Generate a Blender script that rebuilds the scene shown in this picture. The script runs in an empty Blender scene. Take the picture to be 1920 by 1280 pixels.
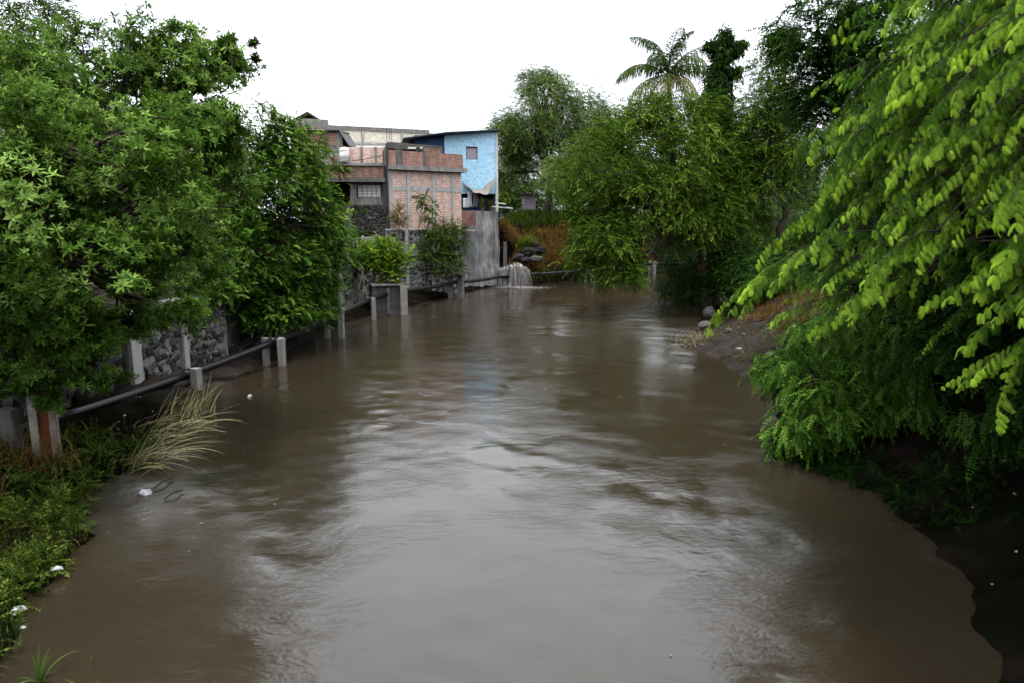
import bpy, math, random
import numpy as np
from mathutils import Vector

random.seed(7)
RNG = np.random.default_rng(11)
R = math.radians
SC = bpy.context.scene
COL = SC.collection

# ------------------------------------------------------------------ camera
PITCH = R(9.75); CAMH = 5.5; FPX = 1280.0
cd = bpy.data.cameras.new('camera'); cam = bpy.data.objects.new('camera', cd); COL.objects.link(cam)
cam.location = (0, 0, CAMH); cam.rotation_euler = (math.pi/2 - PITCH, 0, 0)
cd.sensor_width = 36; cd.lens = 24; cd.clip_start = 0.05; cd.clip_end = 4000
cd.dof.use_dof = True; cd.dof.focus_distance = 42; cd.dof.aperture_fstop = 1.5
SC.camera = cam

# ------------------------------------------------------------------ sky (overcast), sun, exposure
SUN_EL, SUN_AZ = R(80), R(190)      # azimuth clockwise from +Y: behind the viewer, a little left
w = bpy.data.worlds.new('World'); SC.world = w; w.use_nodes = True
nt = w.node_tree; nt.nodes.clear()
out = nt.nodes.new('ShaderNodeOutputWorld'); bg = nt.nodes.new('ShaderNodeBackground')
sky = nt.nodes.new('ShaderNodeTexSky'); sky.sky_type = 'NISHITA'; sky.sun_disc = False
sky.sun_elevation = SUN_EL; sky.sun_rotation = SUN_AZ; sky.dust_density = 4.0
tc = nt.nodes.new('ShaderNodeTexCoord'); mp = nt.nodes.new('ShaderNodeMapping'); mp.inputs['Scale'].default_value = (1.0, 1.0, 2.6)
nz = nt.nodes.new('ShaderNodeTexNoise'); nz.inputs['Scale'].default_value = 2.2; nz.inputs['Detail'].default_value = 6; nz.inputs['Roughness'].default_value = .55
rp = nt.nodes.new('ShaderNodeValToRGB')
rp.color_ramp.elements[0].position = .36; rp.color_ramp.elements[0].color = (6.6, 7.2, 8.0, 1)
rp.color_ramp.elements[1].position = .62; rp.color_ramp.elements[1].color = (8.8, 9.0, 9.4, 1)
mx = nt.nodes.new('ShaderNodeMix'); mx.data_type = 'RGBA'; mx.inputs['Factor'].default_value = .93
L = nt.links.new
L(tc.outputs['Generated'], mp.inputs['Vector']); L(mp.outputs[0], nz.inputs['Vector']); L(nz.outputs[0], rp.inputs[0])
L(sky.outputs[0], mx.inputs['A']); L(rp.outputs[0], mx.inputs['B'])
sx = nt.nodes.new('ShaderNodeSeparateXYZ'); L(tc.outputs['Generated'], sx.inputs[0])
gr = nt.nodes.new('ShaderNodeMapRange'); gr.inputs['From Min'].default_value = 0; gr.inputs['From Max'].default_value = 1; gr.inputs['To Min'].default_value = .55; gr.inputs['To Max'].default_value = 1.65; L(sx.outputs[2], gr.inputs['Value'])
vm = nt.nodes.new('ShaderNodeVectorMath'); vm.operation = 'SCALE'; L(mx.outputs['Result'], vm.inputs[0]); L(gr.outputs[0], vm.inputs['Scale']); L(vm.outputs[0], bg.inputs[0])
bg.inputs[1].default_value = 0.1; L(bg.outputs[0], out.inputs[0])
sd = bpy.data.lights.new('sun', 'SUN'); sd.energy = 1.5; sd.angle = R(12); sd.color = (1, .97, .92)
sun = bpy.data.objects.new('sun', sd); COL.objects.link(sun); sun.location = (0, -30, 60)
sv = Vector((math.sin(SUN_AZ)*math.cos(SUN_EL), math.cos(SUN_AZ)*math.cos(SUN_EL), math.sin(SUN_EL)))
sun.rotation_euler = sv.to_track_quat('Z', 'Y').to_euler()
vs = SC.view_settings; vs.view_transform = 'Standard'; vs.look = 'None'; vs.gamma = 1; vs.use_curve_mapping = False
vs.exposure = 1.78
cy = SC.cycles; cy.max_bounces = 4; cy.diffuse_bounces = 0; cy.glossy_bounces = 2; cy.use_adaptive_sampling = True; cy.adaptive_threshold = .02; cy.transmission_bounces = 3
cy.use_denoising = True; cy.caustics_reflective = False; cy.caustics_refractive = False
try: cy.denoiser = 'OPENIMAGEDENOISE'
except Exception: pass

# ------------------------------------------------------------------ layout: where a line of sight meets a depth or a level
CP, SP = math.cos(PITCH), math.sin(PITCH)
def ray(px, py):
    u = (px-960)/FPX; v = (640-py)/FPX
    return np.array((u, CP+v*SP, -SP+v*CP))
def P(px, py, Y):
    d = ray(px, py); p = d*(Y/d[1]); p[2] += CAMH; return p
def G(px, py, z=0.):
    d = ray(px, py); p = d*((z-CAMH)/d[2]); p[2] += CAMH; return p
def mpp(Y): return Y*1.0/FPX      # metres per photo pixel at a depth

# ------------------------------------------------------------------ helpers
def norm(a): return a/np.maximum(np.linalg.norm(a, axis=-1, keepdims=True), 1e-9)
def props(o, label=None, cat=None, group=None, kind=None):
    if label: o['label'] = label
    if cat: o['category'] = cat
    if group: o['group'] = group
    if kind: o['kind'] = kind
    return o
def thing(name, label, cat, loc=(0, 0, 0), rz=0., group=None, kind=None):
    o = bpy.data.objects.new(name, None); COL.objects.link(o)
    o.location = [float(c) for c in loc]; o.rotation_euler = (0, 0, rz); o.empty_display_size = .2
    return props(o, label, cat, group, kind)
def link(name, me, mat, parent=None, smooth=False):
    o = bpy.data.objects.new(name, me); COL.objects.link(o)
    if mat and not me.materials: me.materials.append(mat)
    if parent: o.parent = parent
    if smooth: me.polygons.foreach_set('use_smooth', np.ones(len(me.polygons), bool))
    return o
def npmesh(name, V, F, mat, parent=None, smooth=False, attr=None):
    """V (n,3), F (m,k) index array."""
    me = bpy.data.meshes.new(name); V = np.asarray(V, np.float32); F = np.asarray(F, np.int32)
    me.vertices.add(len(V)); me.vertices.foreach_set('co', V.ravel())
    m, k = F.shape
    me.loops.add(m*k); me.loops.foreach_set('vertex_index', F.ravel())
    me.polygons.add(m); me.polygons.foreach_set('loop_start', np.arange(m, dtype=np.int32)*k)
    me.update(calc_edges=True)
    if attr is not None:
        a = me.attributes.new('var', 'FLOAT', 'POINT'); a.data.foreach_set('value', np.asarray(attr, np.float32))
    return link(name, me, mat, parent, smooth)
class MB:
    def __init__(s): s.v = []; s.f = []
    def add(s, V, F):
        n = len(s.v); s.v += [tuple(map(float, p)) for p in V]; s.f += [tuple(int(i)+n for i in f) for f in F]; return s
    def box(s, lo, hi, jit=0.):
        x0, y0, z0 = lo; x1, y1, z1 = hi
        V = np.array([(x0,y0,z0),(x1,y0,z0),(x1,y1,z0),(x0,y1,z0),(x0,y0,z1),(x1,y0,z1),(x1,y1,z1),(x0,y1,z1)], float)
        if jit: V += RNG.uniform(-jit, jit, V.shape)
        return s.add(V, [(0,3,2,1),(4,5,6,7),(0,1,5,4),(1,2,6,5),(2,3,7,6),(3,0,4,7)])
    def tube(s, pts, rad, n=6, cap=True):
        V, F = tube(pts, rad, n)
        s.add(V, F)
        if cap:
            b = len(s.v)-len(V); k = len(pts)
            s.f.append(tuple(b+i for i in range(n))[::-1]); s.f.append(tuple(b+(k-1)*n+i for i in range(n)))
        return s
    def build(s, name, mat, parent=None, smooth=False, bevel=0.):
        me = bpy.data.meshes.new(name); me.from_pydata(s.v, [], s.f); me.update()
        o = link(name, me, mat, parent, smooth)
        if bevel:
            b = o.modifiers.new('bevel', 'BEVEL'); b.width = bevel; b.segments = 2; b.limit_method = 'ANGLE'
        return o
def tube(pts, rad, n=6):
    pts = np.asarray(pts, float); k = len(pts); rad = np.broadcast_to(np.asarray(rad, float), (k,))
    t = norm(np.gradient(pts, axis=0)); ref = np.array((0., 0, 1)) if abs(t[:, 2].mean()) < .8 else np.array((1., 0, 0))
    a = norm(np.cross(t, ref)); b = np.cross(t, a)
    ang = np.linspace(0, 2*math.pi, n, endpoint=False)
    V = pts[:, None] + rad[:, None, None]*(np.cos(ang)[None, :, None]*a[:, None]+np.sin(ang)[None, :, None]*b[:, None])
    F = [(i*n+j, i*n+(j+1) % n, (i+1)*n+(j+1) % n, (i+1)*n+j) for i in range(k-1) for j in range(n)]
    return V.reshape(-1, 3), np.array(F)
def sines(p, scale, seed, n=5):
    """smooth pseudo noise, about -1..1"""
    r = np.random.default_rng(seed); o = 0.
    for i in range(n):
        k = r.normal(size=p.shape[-1])*scale; o = o+np.sin(p@k+r.uniform(0, 6.28))
    return o/math.sqrt(n)*1.0

# ------------------------------------------------------------------ materials
def new_mat(name):
    m = bpy.data.materials.new(name); m.use_nodes = True; t = m.node_tree; t.nodes.clear()
    o = t.nodes.new('ShaderNodeOutputMaterial'); b = t.nodes.new('ShaderNodeBsdfPrincipled')
    t.links.new(b.outputs[0], o.inputs[0]); return m, t, b, o
def node(t, typ, **kw):
    n = t.nodes.new(typ)
    for k, v in kw.items():
        if k in n.inputs.keys(): n.inputs[k].default_value = v
        else: setattr(n, k, v)
    return n
def ramp(t, fac, stops):
    r = t.nodes.new('ShaderNodeValToRGB'); e = r.color_ramp.elements
    while len(e) < len(stops): e.new(.5)
    for i, (p, c) in enumerate(stops): e[i].position = p; e[i].color = (*c, 1)
    t.links.new(fac, r.inputs[0]); return r.outputs[0]
def bump(t, b, h, strength, dist=.05):
    n = node(t, 'ShaderNodeBump', Strength=strength, Distance=dist); t.links.new(h, n.inputs['Height']); t.links.new(n.outputs[0], b.inputs['Normal'])
def noise(t, scale, detail=4, vec=None, rough=.6, dist=0.):
    n = node(t, 'ShaderNodeTexNoise', Scale=scale, Detail=detail, Roughness=rough, Distortion=dist)
    if vec is not None: t.links.new(vec, n.inputs['Vector'])
    return n.outputs[0]
def coords(t, scale=(1, 1, 1), kind='Object'):
    c = t.nodes.new('ShaderNodeTexCoord'); m = t.nodes.new('ShaderNodeMapping'); m.inputs['Scale'].default_value = scale
    t.links.new(c.outputs[kind], m.inputs['Vector']); return m.outputs[0]
def mixc(t, fac, a, b, blend='MIX'):
    m = t.nodes.new('ShaderNodeMix'); m.data_type = 'RGBA'; m.blend_type = blend
    for k, v in (('Factor', fac), ('A', a), ('B', b)):
        if isinstance(v, (int, float)): m.inputs[k].default_value = v
        elif isinstance(v, tuple): m.inputs[k].default_value = (*v, 1)
        else: t.links.new(v, m.inputs[k])
    return m.outputs['Result']
def worn(name, c0, c1, scale=2.5, rough=.9, streak=.4, stain=(.05, .045, .04), bumps=.4, fine=30):
    """weathered mineral surface: two tones, rain streaks, fine relief"""
    m, t, b, o = new_mat(name)
    c0, c1, stain = [tuple(x*.66 for x in c_) for c_ in (c0, c1, stain)]; b.inputs['Specular IOR Level'].default_value = .08
    v = coords(t); vz = coords(t, (2.2, 2.2, .22))
    base = ramp(t, noise(t, scale, 6, v), [(.3, c0), (.7, c1)])
    st = ramp(t, noise(t, 1.6, 5, vz, .65), [(.46, (0, 0, 0)), (.72, (streak,)*3)])
    c = mixc(t, st, base, stain); t.links.new(c, b.inputs['Base Color'])
    b.inputs['Roughness'].default_value = rough; bump(t, b, noise(t, fine, 5, v), bumps, .03); return m
def plain(name, c, rough=.6, metallic=0., var=.25, scale=6.):
    m, t, b, o = new_mat(name); v = coords(t); c = tuple(x*.6 for x in c)
    d = tuple(x*(1-var) for x in c); t.links.new(ramp(t, noise(t, scale, 5, v), [(.3, d), (.7, c)]), b.inputs['Base Color'])
    b.inputs['Roughness'].default_value = rough; b.inputs['Metallic'].default_value = metallic; b.inputs['Specular IOR Level'].default_value = .2; return m
def bricks(name, c1, c2, mortar, bw, bh, ms, stain, streak=.5, rough=.9):
    m, t, b, o = new_mat(name)
    c = t.nodes.new('ShaderNodeTexCoord'); s = t.nodes.new('ShaderNodeSeparateXYZ'); k = t.nodes.new('ShaderNodeCombineXYZ'); a = node(t, 'ShaderNodeMath', operation='ADD')
    t.links.new(c.outputs['Object'], s.inputs[0]); t.links.new(s.outputs[0], a.inputs[0]); t.links.new(s.outputs[1], a.inputs[1])
    t.links.new(a.outputs[0], k.inputs[0]); t.links.new(s.outputs[2], k.inputs[1])
    c1, c2, mortar, stain = [tuple(x*1.2 for x in c_) for c_ in (c1, c2, mortar, stain)]; b.inputs['Specular IOR Level'].default_value = .15
    br = t.nodes.new('ShaderNodeTexBrick'); t.links.new(k.outputs[0], br.inputs['Vector'])
    br.inputs['Scale'].default_value = 1; br.inputs['Brick Width'].default_value = bw; br.inputs['Row Height'].default_value = bh; br.inputs['Mortar Size'].default_value = ms
    br.inputs['Color1'].default_value = (*c1, 1); br.inputs['Color2'].default_value = (*c2, 1); br.inputs['Mortar'].default_value = (*mortar, 1)
    v = coords(t); vz = coords(t, (2., 2., .25))
    col = mixc(t, .55, br.outputs['Color'], ramp(t, noise(t, 3.5, 6, v), [(.3, (.45,)*3), (.7, (1.25,)*3)]), 'MULTIPLY')
    st = ramp(t, noise(t, 1.3, 5, vz, .65), [(.48, (0, 0, 0)), (.75, (streak,)*3)])
    t.links.new(mixc(t, st, col, stain), b.inputs['Base Color'])
    b.inputs['Roughness'].default_value = rough; bump(t, b, br.outputs['Fac'], -.6, .02); return m
def leafmat(name, dark, mid, light, trans=.3, rough=.5, tint=(1.15, 1.25, .55)):
    m, t, b, o = new_mat(name); dark, mid, light = tuple(x*.28 for x in dark), tuple(x*.56 for x in mid), tuple(x*.86 for x in light)
    a = node(t, 'ShaderNodeAttribute', attribute_name='var')
    c = ramp(t, a.outputs['Fac'], [(.0, dark), (.5, mid), (1., light)])
    t.links.new(c, b.inputs['Base Color']); b.inputs['Roughness'].default_value = rough; b.inputs['Specular IOR Level'].default_value = .012
    tr = t.nodes.new('ShaderNodeBsdfTranslucent'); t.links.new(mixc(t, 1., c, tint, 'MULTIPLY'), tr.inputs[0])
    ms = t.nodes.new('ShaderNodeMixShader'); ms.inputs[0].default_value = trans
    t.links.new(b.outputs[0], ms.inputs[1]); t.links.new(tr.outputs[0], ms.inputs[2]); t.links.new(ms.outputs[0], o.inputs[0]); return m

MAT = {}
MAT['bark'] = worn('bark', (.035, .027, .02), (.085, .066, .048), 6, .95, .3, (.02, .02, .015), .8, 18)
MAT['concrete'] = worn('concrete', (.20, .19, .17), (.34, .32, .29), 2.2, .9, .55)
MAT['concrete_pale'] = worn('concrete_pale', (.42, .40, .37), (.62, .60, .56), 2.0, .9, .35)
MAT['concrete_dark'] = worn('concrete_dark', (.09, .085, .075), (.2, .19, .17), 2.2, .9, .6)
MAT['plaster'] = worn('plaster', (.15, .15, .15), (.32, .31, .30), 1.4, .92, .95, (.05, .047, .043), .6, 9)
MAT['cream'] = bricks('cream_block', (.56, .50, .40), (.50, .45, .37), (.40, .37, .32), .42, .21, .012, (.2, .18, .15), .35)
MAT['brick'] = bricks('brick_fair', (.30, .155, .11), (.46, .27, .205), (.50, .42, .37), .30, .125, .02, (.20, .155, .13), .5)
MAT['brick_old'] = bricks('brick_old', (.17, .065, .045), (.24, .115, .08), (.20, .155, .13), .30, .115, .018, (.06, .045, .038), .75)
MAT['blue'] = bricks('blue_block', (.24, .43, .56), (.31, .50, .62), (.46, .58, .66), .42, .21, .012, (.28, .45, .55), .3, .8)
MAT['blue_shaded'] = plain('blue_shaded', (.05, .13, .30), .7)  # darker copy of the blue: shade under roof and porch put into colour
MAT['white_paint'] = worn('white_paint', (.58, .57, .54), (.75, .74, .71), 3, .7, .3, (.25, .22, .18), .2)
MAT['cloth_white'] = plain('cloth_white', (.78, .78, .78), .9, 0, .1)
MAT['dark_opening'] = plain('dark_opening', (.02, .02, .02), .9)
MAT['curtain'] = plain('curtain', (.52, .44, .50), .8, 0, .15)
MAT['sheet_metal'] = worn('sheet_metal', (.28, .28, .28), (.48, .48, .47), 2, .55, .5, (.12, .08, .05), .1)
MAT['sheet_dark'] = plain('sheet_dark', (.06, .065, .07), .6)
MAT['tarp'] = plain('tarp', (.36, .33, .30), .8)
MAT['pipe'] = plain('pipe_black', (.006, .0065, .008), .38, 0, .4)
MAT['rust'] = worn('rust', (.10, .032, .012), (.24, .09, .035), 4, .9, .5, (.05, .02, .01), .5)
MAT['peeling'] = worn('peeling_paint', (.25, .225, .18), (.46, .43, .37), 5, .8, 1., (.16, .065, .028), .3)
MAT['stone'] = None
MAT['rebar'] = plain('rebar', (.10, .07, .055), .8)
MAT['pot'] = plain('pot', (.24, .12, .08), .8)
MAT['plastic_white'] = plain('plastic_white', (.55, .55, .55), .4, 0, .08)
MAT['straw'] = leafmat('straw', (.10, .075, .035), (.28, .22, .11), (.46, .39, .22), .15, .7, (1, 1, .8))
MAT['reed'] = leafmat('reed', (.10, .13, .03), (.34, .33, .11), (.72, .66, .36), .2, .5)
MAT['dry_grass'] = leafmat('dry_grass', (.14, .08, .03), (.30, .17, .055), (.46, .31, .12), .2, .7, (1.1, 1, .6))
MAT['grass'] = leafmat('grass', (.010, .028, .005), (.042, .085, .012), (.16, .20, .035), .25)
MAT['weed'] = leafmat('weed', (.018, .03, .006), (.07, .09, .018), (.27, .23, .065), .25)

def stone_mat(name, c0, c1, c2):
    m, t, b, o = new_mat(name)
    c0, c1, c2 = [tuple(x*.6 for x in c_) for c_ in (c0, c1, c2)]; b.inputs['Specular IOR Level'].default_value = .15
    a = node(t, 'ShaderNodeAttribute', attribute_name='var')
    oi = t.nodes.new('ShaderNodeObjectInfo'); ad = node(t, 'ShaderNodeMath', operation='ADD'); fr = node(t, 'ShaderNodeMath', operation='FRACT')
    t.links.new(a.outputs['Fac'], ad.inputs[0]); t.links.new(oi.outputs['Random'], ad.inputs[1]); t.links.new(ad.outputs[0], fr.inputs[0])
    c = ramp(t, fr.outputs[0], [(0, c0), (.6, c1), (1, c2)])
    c = mixc(t, .7, c, ramp(t, noise(t, 9, 6, coords(t)), [(.3, (.5,)*3), (.7, (1.3,)*3)]), 'MULTIPLY')
    t.links.new(c, b.inputs['Base Color']); b.inputs['Roughness'].default_value = .9
    bump(t, b, noise(t, 22, 6, coords(t)), .7, .04); return m
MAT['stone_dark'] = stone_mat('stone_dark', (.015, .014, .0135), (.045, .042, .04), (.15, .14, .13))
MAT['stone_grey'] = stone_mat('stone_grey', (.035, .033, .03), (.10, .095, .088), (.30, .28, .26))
MAT['mortar_pale'] = worn('mortar_pale', (.34, .32, .30), (.5, .48, .45), 3, .95, .4)
MAT['mortar_dark'] = worn('mortar_dark', (.05, .047, .043), (.11, .104, .095), 3, .95, .4)

# soil
m, t, b, o = new_mat('soil'); v = coords(t)
c = ramp(t, noise(t, .9, 7, v), [(.3, (.003, .0023, .0018)), (.55, (.0065, .005, .004)), (.75, (.016, .0125, .0105))])
c = mixc(t, ramp(t, noise(t, .5, 4, v), [(.5, (0, 0, 0)), (.68, (.7,)*3)]), c, (.005, .008, .0025))
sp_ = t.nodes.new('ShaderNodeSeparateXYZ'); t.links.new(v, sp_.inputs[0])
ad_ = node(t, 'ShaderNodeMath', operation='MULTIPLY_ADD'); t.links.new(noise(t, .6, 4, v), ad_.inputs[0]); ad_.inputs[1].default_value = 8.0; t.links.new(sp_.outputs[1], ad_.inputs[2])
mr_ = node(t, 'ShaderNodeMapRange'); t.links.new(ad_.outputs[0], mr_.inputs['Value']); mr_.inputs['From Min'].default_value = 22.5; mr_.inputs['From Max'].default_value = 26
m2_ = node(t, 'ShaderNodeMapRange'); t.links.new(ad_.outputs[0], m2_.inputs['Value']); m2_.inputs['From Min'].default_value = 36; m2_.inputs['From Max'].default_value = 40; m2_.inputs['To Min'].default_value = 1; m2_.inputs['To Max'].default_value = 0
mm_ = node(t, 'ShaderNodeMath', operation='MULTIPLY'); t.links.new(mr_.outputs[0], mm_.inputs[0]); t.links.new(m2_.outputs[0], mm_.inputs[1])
c = mixc(t, mm_.outputs[0], c, ramp(t, noise(t, 1.4, 7, v), [(.3, (.014, .0112, .0095)), (.7, (.042, .035, .030))]))   # paler mud on the open bank; tree shade is put into the darker soil
t.links.new(c, b.inputs['Base Color']); b.inputs['Roughness'].default_value = .9; b.inputs['Specular IOR Level'].default_value = .0
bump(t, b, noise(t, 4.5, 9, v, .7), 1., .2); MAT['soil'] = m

# muddy water
m, t, b, o = new_mat('muddy_water'); v = coords(t)
c = ramp(t, noise(t, .25, 5, coords(t, (1.2, .45, 1))), [(.3, (.0150, .0113, .0067)), (.7, (.0200, .0153, .0095))])
t.links.new(c, b.inputs['Base Color']); b.inputs['Roughness'].default_value = .06; b.inputs['IOR'].default_value = 1.33; b.inputs['Specular IOR Level'].default_value = .8
h1 = noise(t, .9, 3, coords(t, (1.0, 1.7, 1)), .5, 1.2)
h2 = noise(t, 3.6, 5, coords(t, (.8, 1.5, 1)), .62, 1.4)
h3 = noise(t, 16., 3, coords(t, (.7, 1.4, 1)), .6, .4)
patch = ramp(t, noise(t, .36, 4, v, .6, .8), [(.40, (.22,)*3), (.60, (1,)*3)])
def ma(a_, k_, c_):
    n_ = node(t, 'ShaderNodeMath', operation='MULTIPLY_ADD'); t.links.new(a_, n_.inputs[0])
    if isinstance(k_, float): n_.inputs[1].default_value = k_
    else: t.links.new(k_, n_.inputs[1])
    if c_ is None: n_.inputs[2].default_value = 0.
    else: t.links.new(c_, n_.inputs[2])
    return n_.outputs[0]
fine_ = ma(h3, .24, ma(h2, .46, None)); hh = ma(h1, .42, ma(fine_, patch, None))
bump(t, b, hh, .21, .10); MAT['water'] = m

MAT['leaf_rosette'] = leafmat('leaf_rosette', (.022, .05, .005), (.10, .20, .026), (.27, .42, .10), .22)
MAT['leaf_open'] = leafmat('leaf_open', (.03, .05, .012), (.065, .105, .02), (.13, .17, .035), .3)
MAT['leaf_ficus'] = leafmat('leaf_ficus', (.012, .036, .004), (.055, .13, .014), (.17, .28, .04), .22, .4)
MAT['leaf_lime'] = leafmat('leaf_lime', (.04, .10, .012), (.14, .27, .022), (.36, .46, .05), .36)
MAT['leaf_feather'] = leafmat('leaf_feather', (.010, .036, .005), (.065, .15, .014), (.36, .58, .05), .36)
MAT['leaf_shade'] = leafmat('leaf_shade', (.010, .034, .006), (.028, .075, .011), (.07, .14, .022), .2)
MAT['leaf_bush'] = leafmat('leaf_bush', (.010, .034, .004), (.05, .13, .014), (.15, .28, .04), .22)
MAT['leaf_centre'] = leafmat('leaf_centre', (.014, .036, .003), (.062, .125, .012), (.17, .25, .034), .22)
MAT['leaf_weep'] = leafmat('leaf_weep', (.035, .06, .012), (.11, .18, .042), (.24, .33, .095), .24)
MAT['leaf_haze'] = leafmat('leaf_haze', (.045, .07, .05), (.075, .11, .075), (.11, .15, .10), .3, .6)  # smoky haze put into the leaf colour as a blue-grey cast
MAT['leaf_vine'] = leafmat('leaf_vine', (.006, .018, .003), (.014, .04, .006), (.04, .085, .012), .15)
MAT['leaf_dry'] = leafmat('leaf_dry', (.10, .09, .03), (.19, .17, .06), (.26, .2, .07), .3)
MAT['frond'] = leafmat('frond', (.02, .05, .010), (.06, .11, .022), (.26, .25, .07), .3, .4)

# ------------------------------------------------------------------ leaf shapes: (verts, tris, var offset per vert); x runs forward, z is up
def leaf2(o, d, n, L_, W_, bend=.15):
    s = np.cross(n, d); o = np.asarray(o, float)
    return [o, o+d*L_*.45+s*W_/2+n*L_*.05, o+d*L_-n*L_*bend, o+d*L_*.45-s*W_/2+n*L_*.05], [(0, 1, 2), (0, 2, 3)]
def leaf4(o, d, n, L_, W_, bend=.2):
    s = np.cross(n, d); o = np.asarray(o, float); q = lambda a, w_: o+d*L_*a+s*w_*W_-n*L_*bend*a*a
    return [q(0, 0), q(.35, .48), q(.35, -.48), q(.7, .38), q(.7, -.38), q(1, 0)], [(0, 2, 1), (1, 2, 3), (3, 2, 4), (3, 4, 5)]
def assemble(items):
    V, F, A = [], [], []
    for (v, f, a) in items:
        n = len(V); V += list(v); F += [tuple(i+n for i in q) for q in f]; A += [a]*len(v)
    return np.array(V), np.array(F), np.array(A)
def unit(v): v = np.asarray(v, float); return v/np.linalg.norm(v)
def t_rosette(n, L_, W_, rnd):
    it = []
    for i in range(n):
        a = i*2.4+rnd.uniform(-.3, .3); f = i/(n-1); tilt = R(20+85*f+rnd.uniform(-12, 12))
        rad = np.array((0, math.cos(a), math.sin(a))); d = unit(np.array((1, 0, 0))*math.cos(tilt)+rad*math.sin(tilt))
        nn = unit(np.array((1, 0, 0))*math.sin(tilt)-rad*math.cos(tilt))
        l = L_*rnd.uniform(.75, 1.1)*(.65+.5*f if f < .5 else 1)
        v, fc = leaf4((-.1*f*L_*2, 0, 0), d, nn, l, W_*rnd.uniform(.8, 1.2), .25); it.append((v, fc, .22*(1-f)-.05))
    return assemble(it)
def t_spray(pairs, length, L_, W_, droop, rnd, spread=55, tipvar=.25, four=False):
    it = []
    for i in range(pairs):
        f = (i+.5)/pairs; x = length*f; o = np.array((x, 0, -droop*length*f*f)); tx = unit((1, 0, -2*droop*f))
        for sgn in (-1, 1):
            a = R(spread+rnd.uniform(-14, 14))*sgn; roll = rnd.uniform(-.5, .5)
            d = unit(tx*math.cos(a)+np.array((0, 1, 0))*math.sin(a)+np.array((0, 0, rnd.uniform(-.35, .2))))
            nn = unit(np.array((0, roll, 1.))-d*np.dot(np.array((0, roll, 1.)), d))
            l = L_*rnd.uniform(.75, 1.15)*(1-.35*f)
            v, fc = (leaf4 if four else leaf2)(o, d, nn, l, W_*rnd.uniform(.8, 1.15), .2); it.append((v, fc, tipvar*(f-.4)))
    v, fc = leaf2(np.array((length*.95, 0, -droop*length)), unit((1, 0, -2*droop)), unit((2*droop, 0, 1)), L_*.8, W_, .2); it.append((v, fc, tipvar*.6))
    return assemble(it)
def t_bipinnate(pairs, length, pl, pw, droop, rnd, nl=11):
    """compound leaf: pinnae hang in two rows from an arching rachis, each pinna a comb of leaflets folded like a roof"""
    it = []
    for i in range(pairs):
        f = (i+.4)/pairs; o = np.array((length*f, 0, length*(.16*f-droop*f*f))); tx = unit((1, 0, .16-2*droop*f))
        for sgn in (-1, 1):
            if rnd.random() < .13: continue
            hang = rnd.uniform(.15, .85)
            d = unit(tx*rnd.uniform(.45, .8)+np.array((0, sgn*rnd.uniform(.5, .95), -hang)))
            s = unit(np.cross(np.array((0, 0, 1.)), d)); nn = np.cross(d, s)
            l = pl*rnd.uniform(.55, 1.15)*(1-.45*max(0, f-.55)/.45); av = .55*(f-.45)+rnd.uniform(-.12, .12)
            for k in range(nl):
                g = (k+.5)/nl; wk = pw*(math.sin(math.pi*min(1, .16+.84*g*.86)))**.6*.5
                c = o+d*l*g-nn*l*.42*g*g
                for q in (-1, 1):
                    ld = unit(s*q+d*.38-nn*.42); e = c+ld*wk; wv = d*l/nl*.52
                    it.append(([c-wv*.6, c+wv*.6, e+wv*.55, e-wv*.45], [(0, 1, 2), (0, 2, 3)], av+.1*g))
    return assemble(it)
rnd = random.Random(5)
T_ROS = [t_rosette(n, l_, .046, rnd) for n, l_ in ((11, .21), (13, .2), (9, .22), (12, .18), (7, .2), (8, .16))]
T_OPEN = [t_spray(6, .34, .13, .04, .2, rnd) for _ in range(3)]
T_FIC = [t_spray(6, .42, .15, .075, .25, rnd, 50) for _ in range(4)]
T_BUSH = [t_spray(8, .40, .085, .038, .3, rnd, 62) for _ in range(4)]
T_BIP = [t_bipinnate(7, .70, .23, .11, .5, rnd), t_bipinnate(6, .62, .21, .10, .5, rnd), t_bipinnate(8, .8, .23, .11, .45, rnd), t_bipinnate(5, .5, .2, .095, .55, rnd), t_bipinnate(7, .7, .19, .085, .6, rnd), t_bipinnate(6, .66, .24, .10, .3, rnd), t_bipinnate(8, .76, .17, .08, .45, rnd), t_bipinnate(4, .4, .16, .08, .5, rnd)]
T_BIPF = [t_spray(9, .5, .15, .05, .35, rnd, 60) for _ in range(4)]
T_CEN = [t_spray(6, .62, .165, .072, .55, rnd, 50) for _ in range(4)]
T_WEEP = [t_spray(8, 1.1, .30, .06, .8, rnd, 38) for _ in range(4)]
T_FAR = [t_spray(6, 1.0, .30, .12, .45, rnd, 50) for _ in range(3)]
T_VINE = [t_spray(4, .5, .22, .17, .3, rnd, 55) for _ in range(3)]

def scatter(templates, loc, fwd, up, scale, var, rng):
    """instances of leaf shapes as one vertex soup"""
    N = len(loc); pick = rng.integers(0, len(templates), N); Vs, Fs, As, base = [], [], [], 0
    fwd = norm(fwd); side = norm(np.cross(up, fwd)); upp = np.cross(fwd, side)
    for k, (tv, tf, ta) in enumerate(templates):
        I = np.nonzero(pick == k)[0]
        if not len(I): continue
        V = loc[I][:, None]+scale[I][:, None, None]*(tv[None, :, 0:1]*fwd[I][:, None]+tv[None, :, 1:2]*side[I][:, None]+tv[None, :, 2:3]*upp[I][:, None])
        F = tf[None]+(np.arange(len(I))*len(tv))[:, None, None]+base
        A = np.clip(var[I][:, None]+ta[None], 0, 1)
        Vs.append(V.reshape(-1, 3)); Fs.append(F.reshape(-1, 3)); As.append(A.ravel()); base += len(I)*len(tv)
    return np.concatenate(Vs), np.concatenate(Fs), np.concatenate(As)

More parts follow.
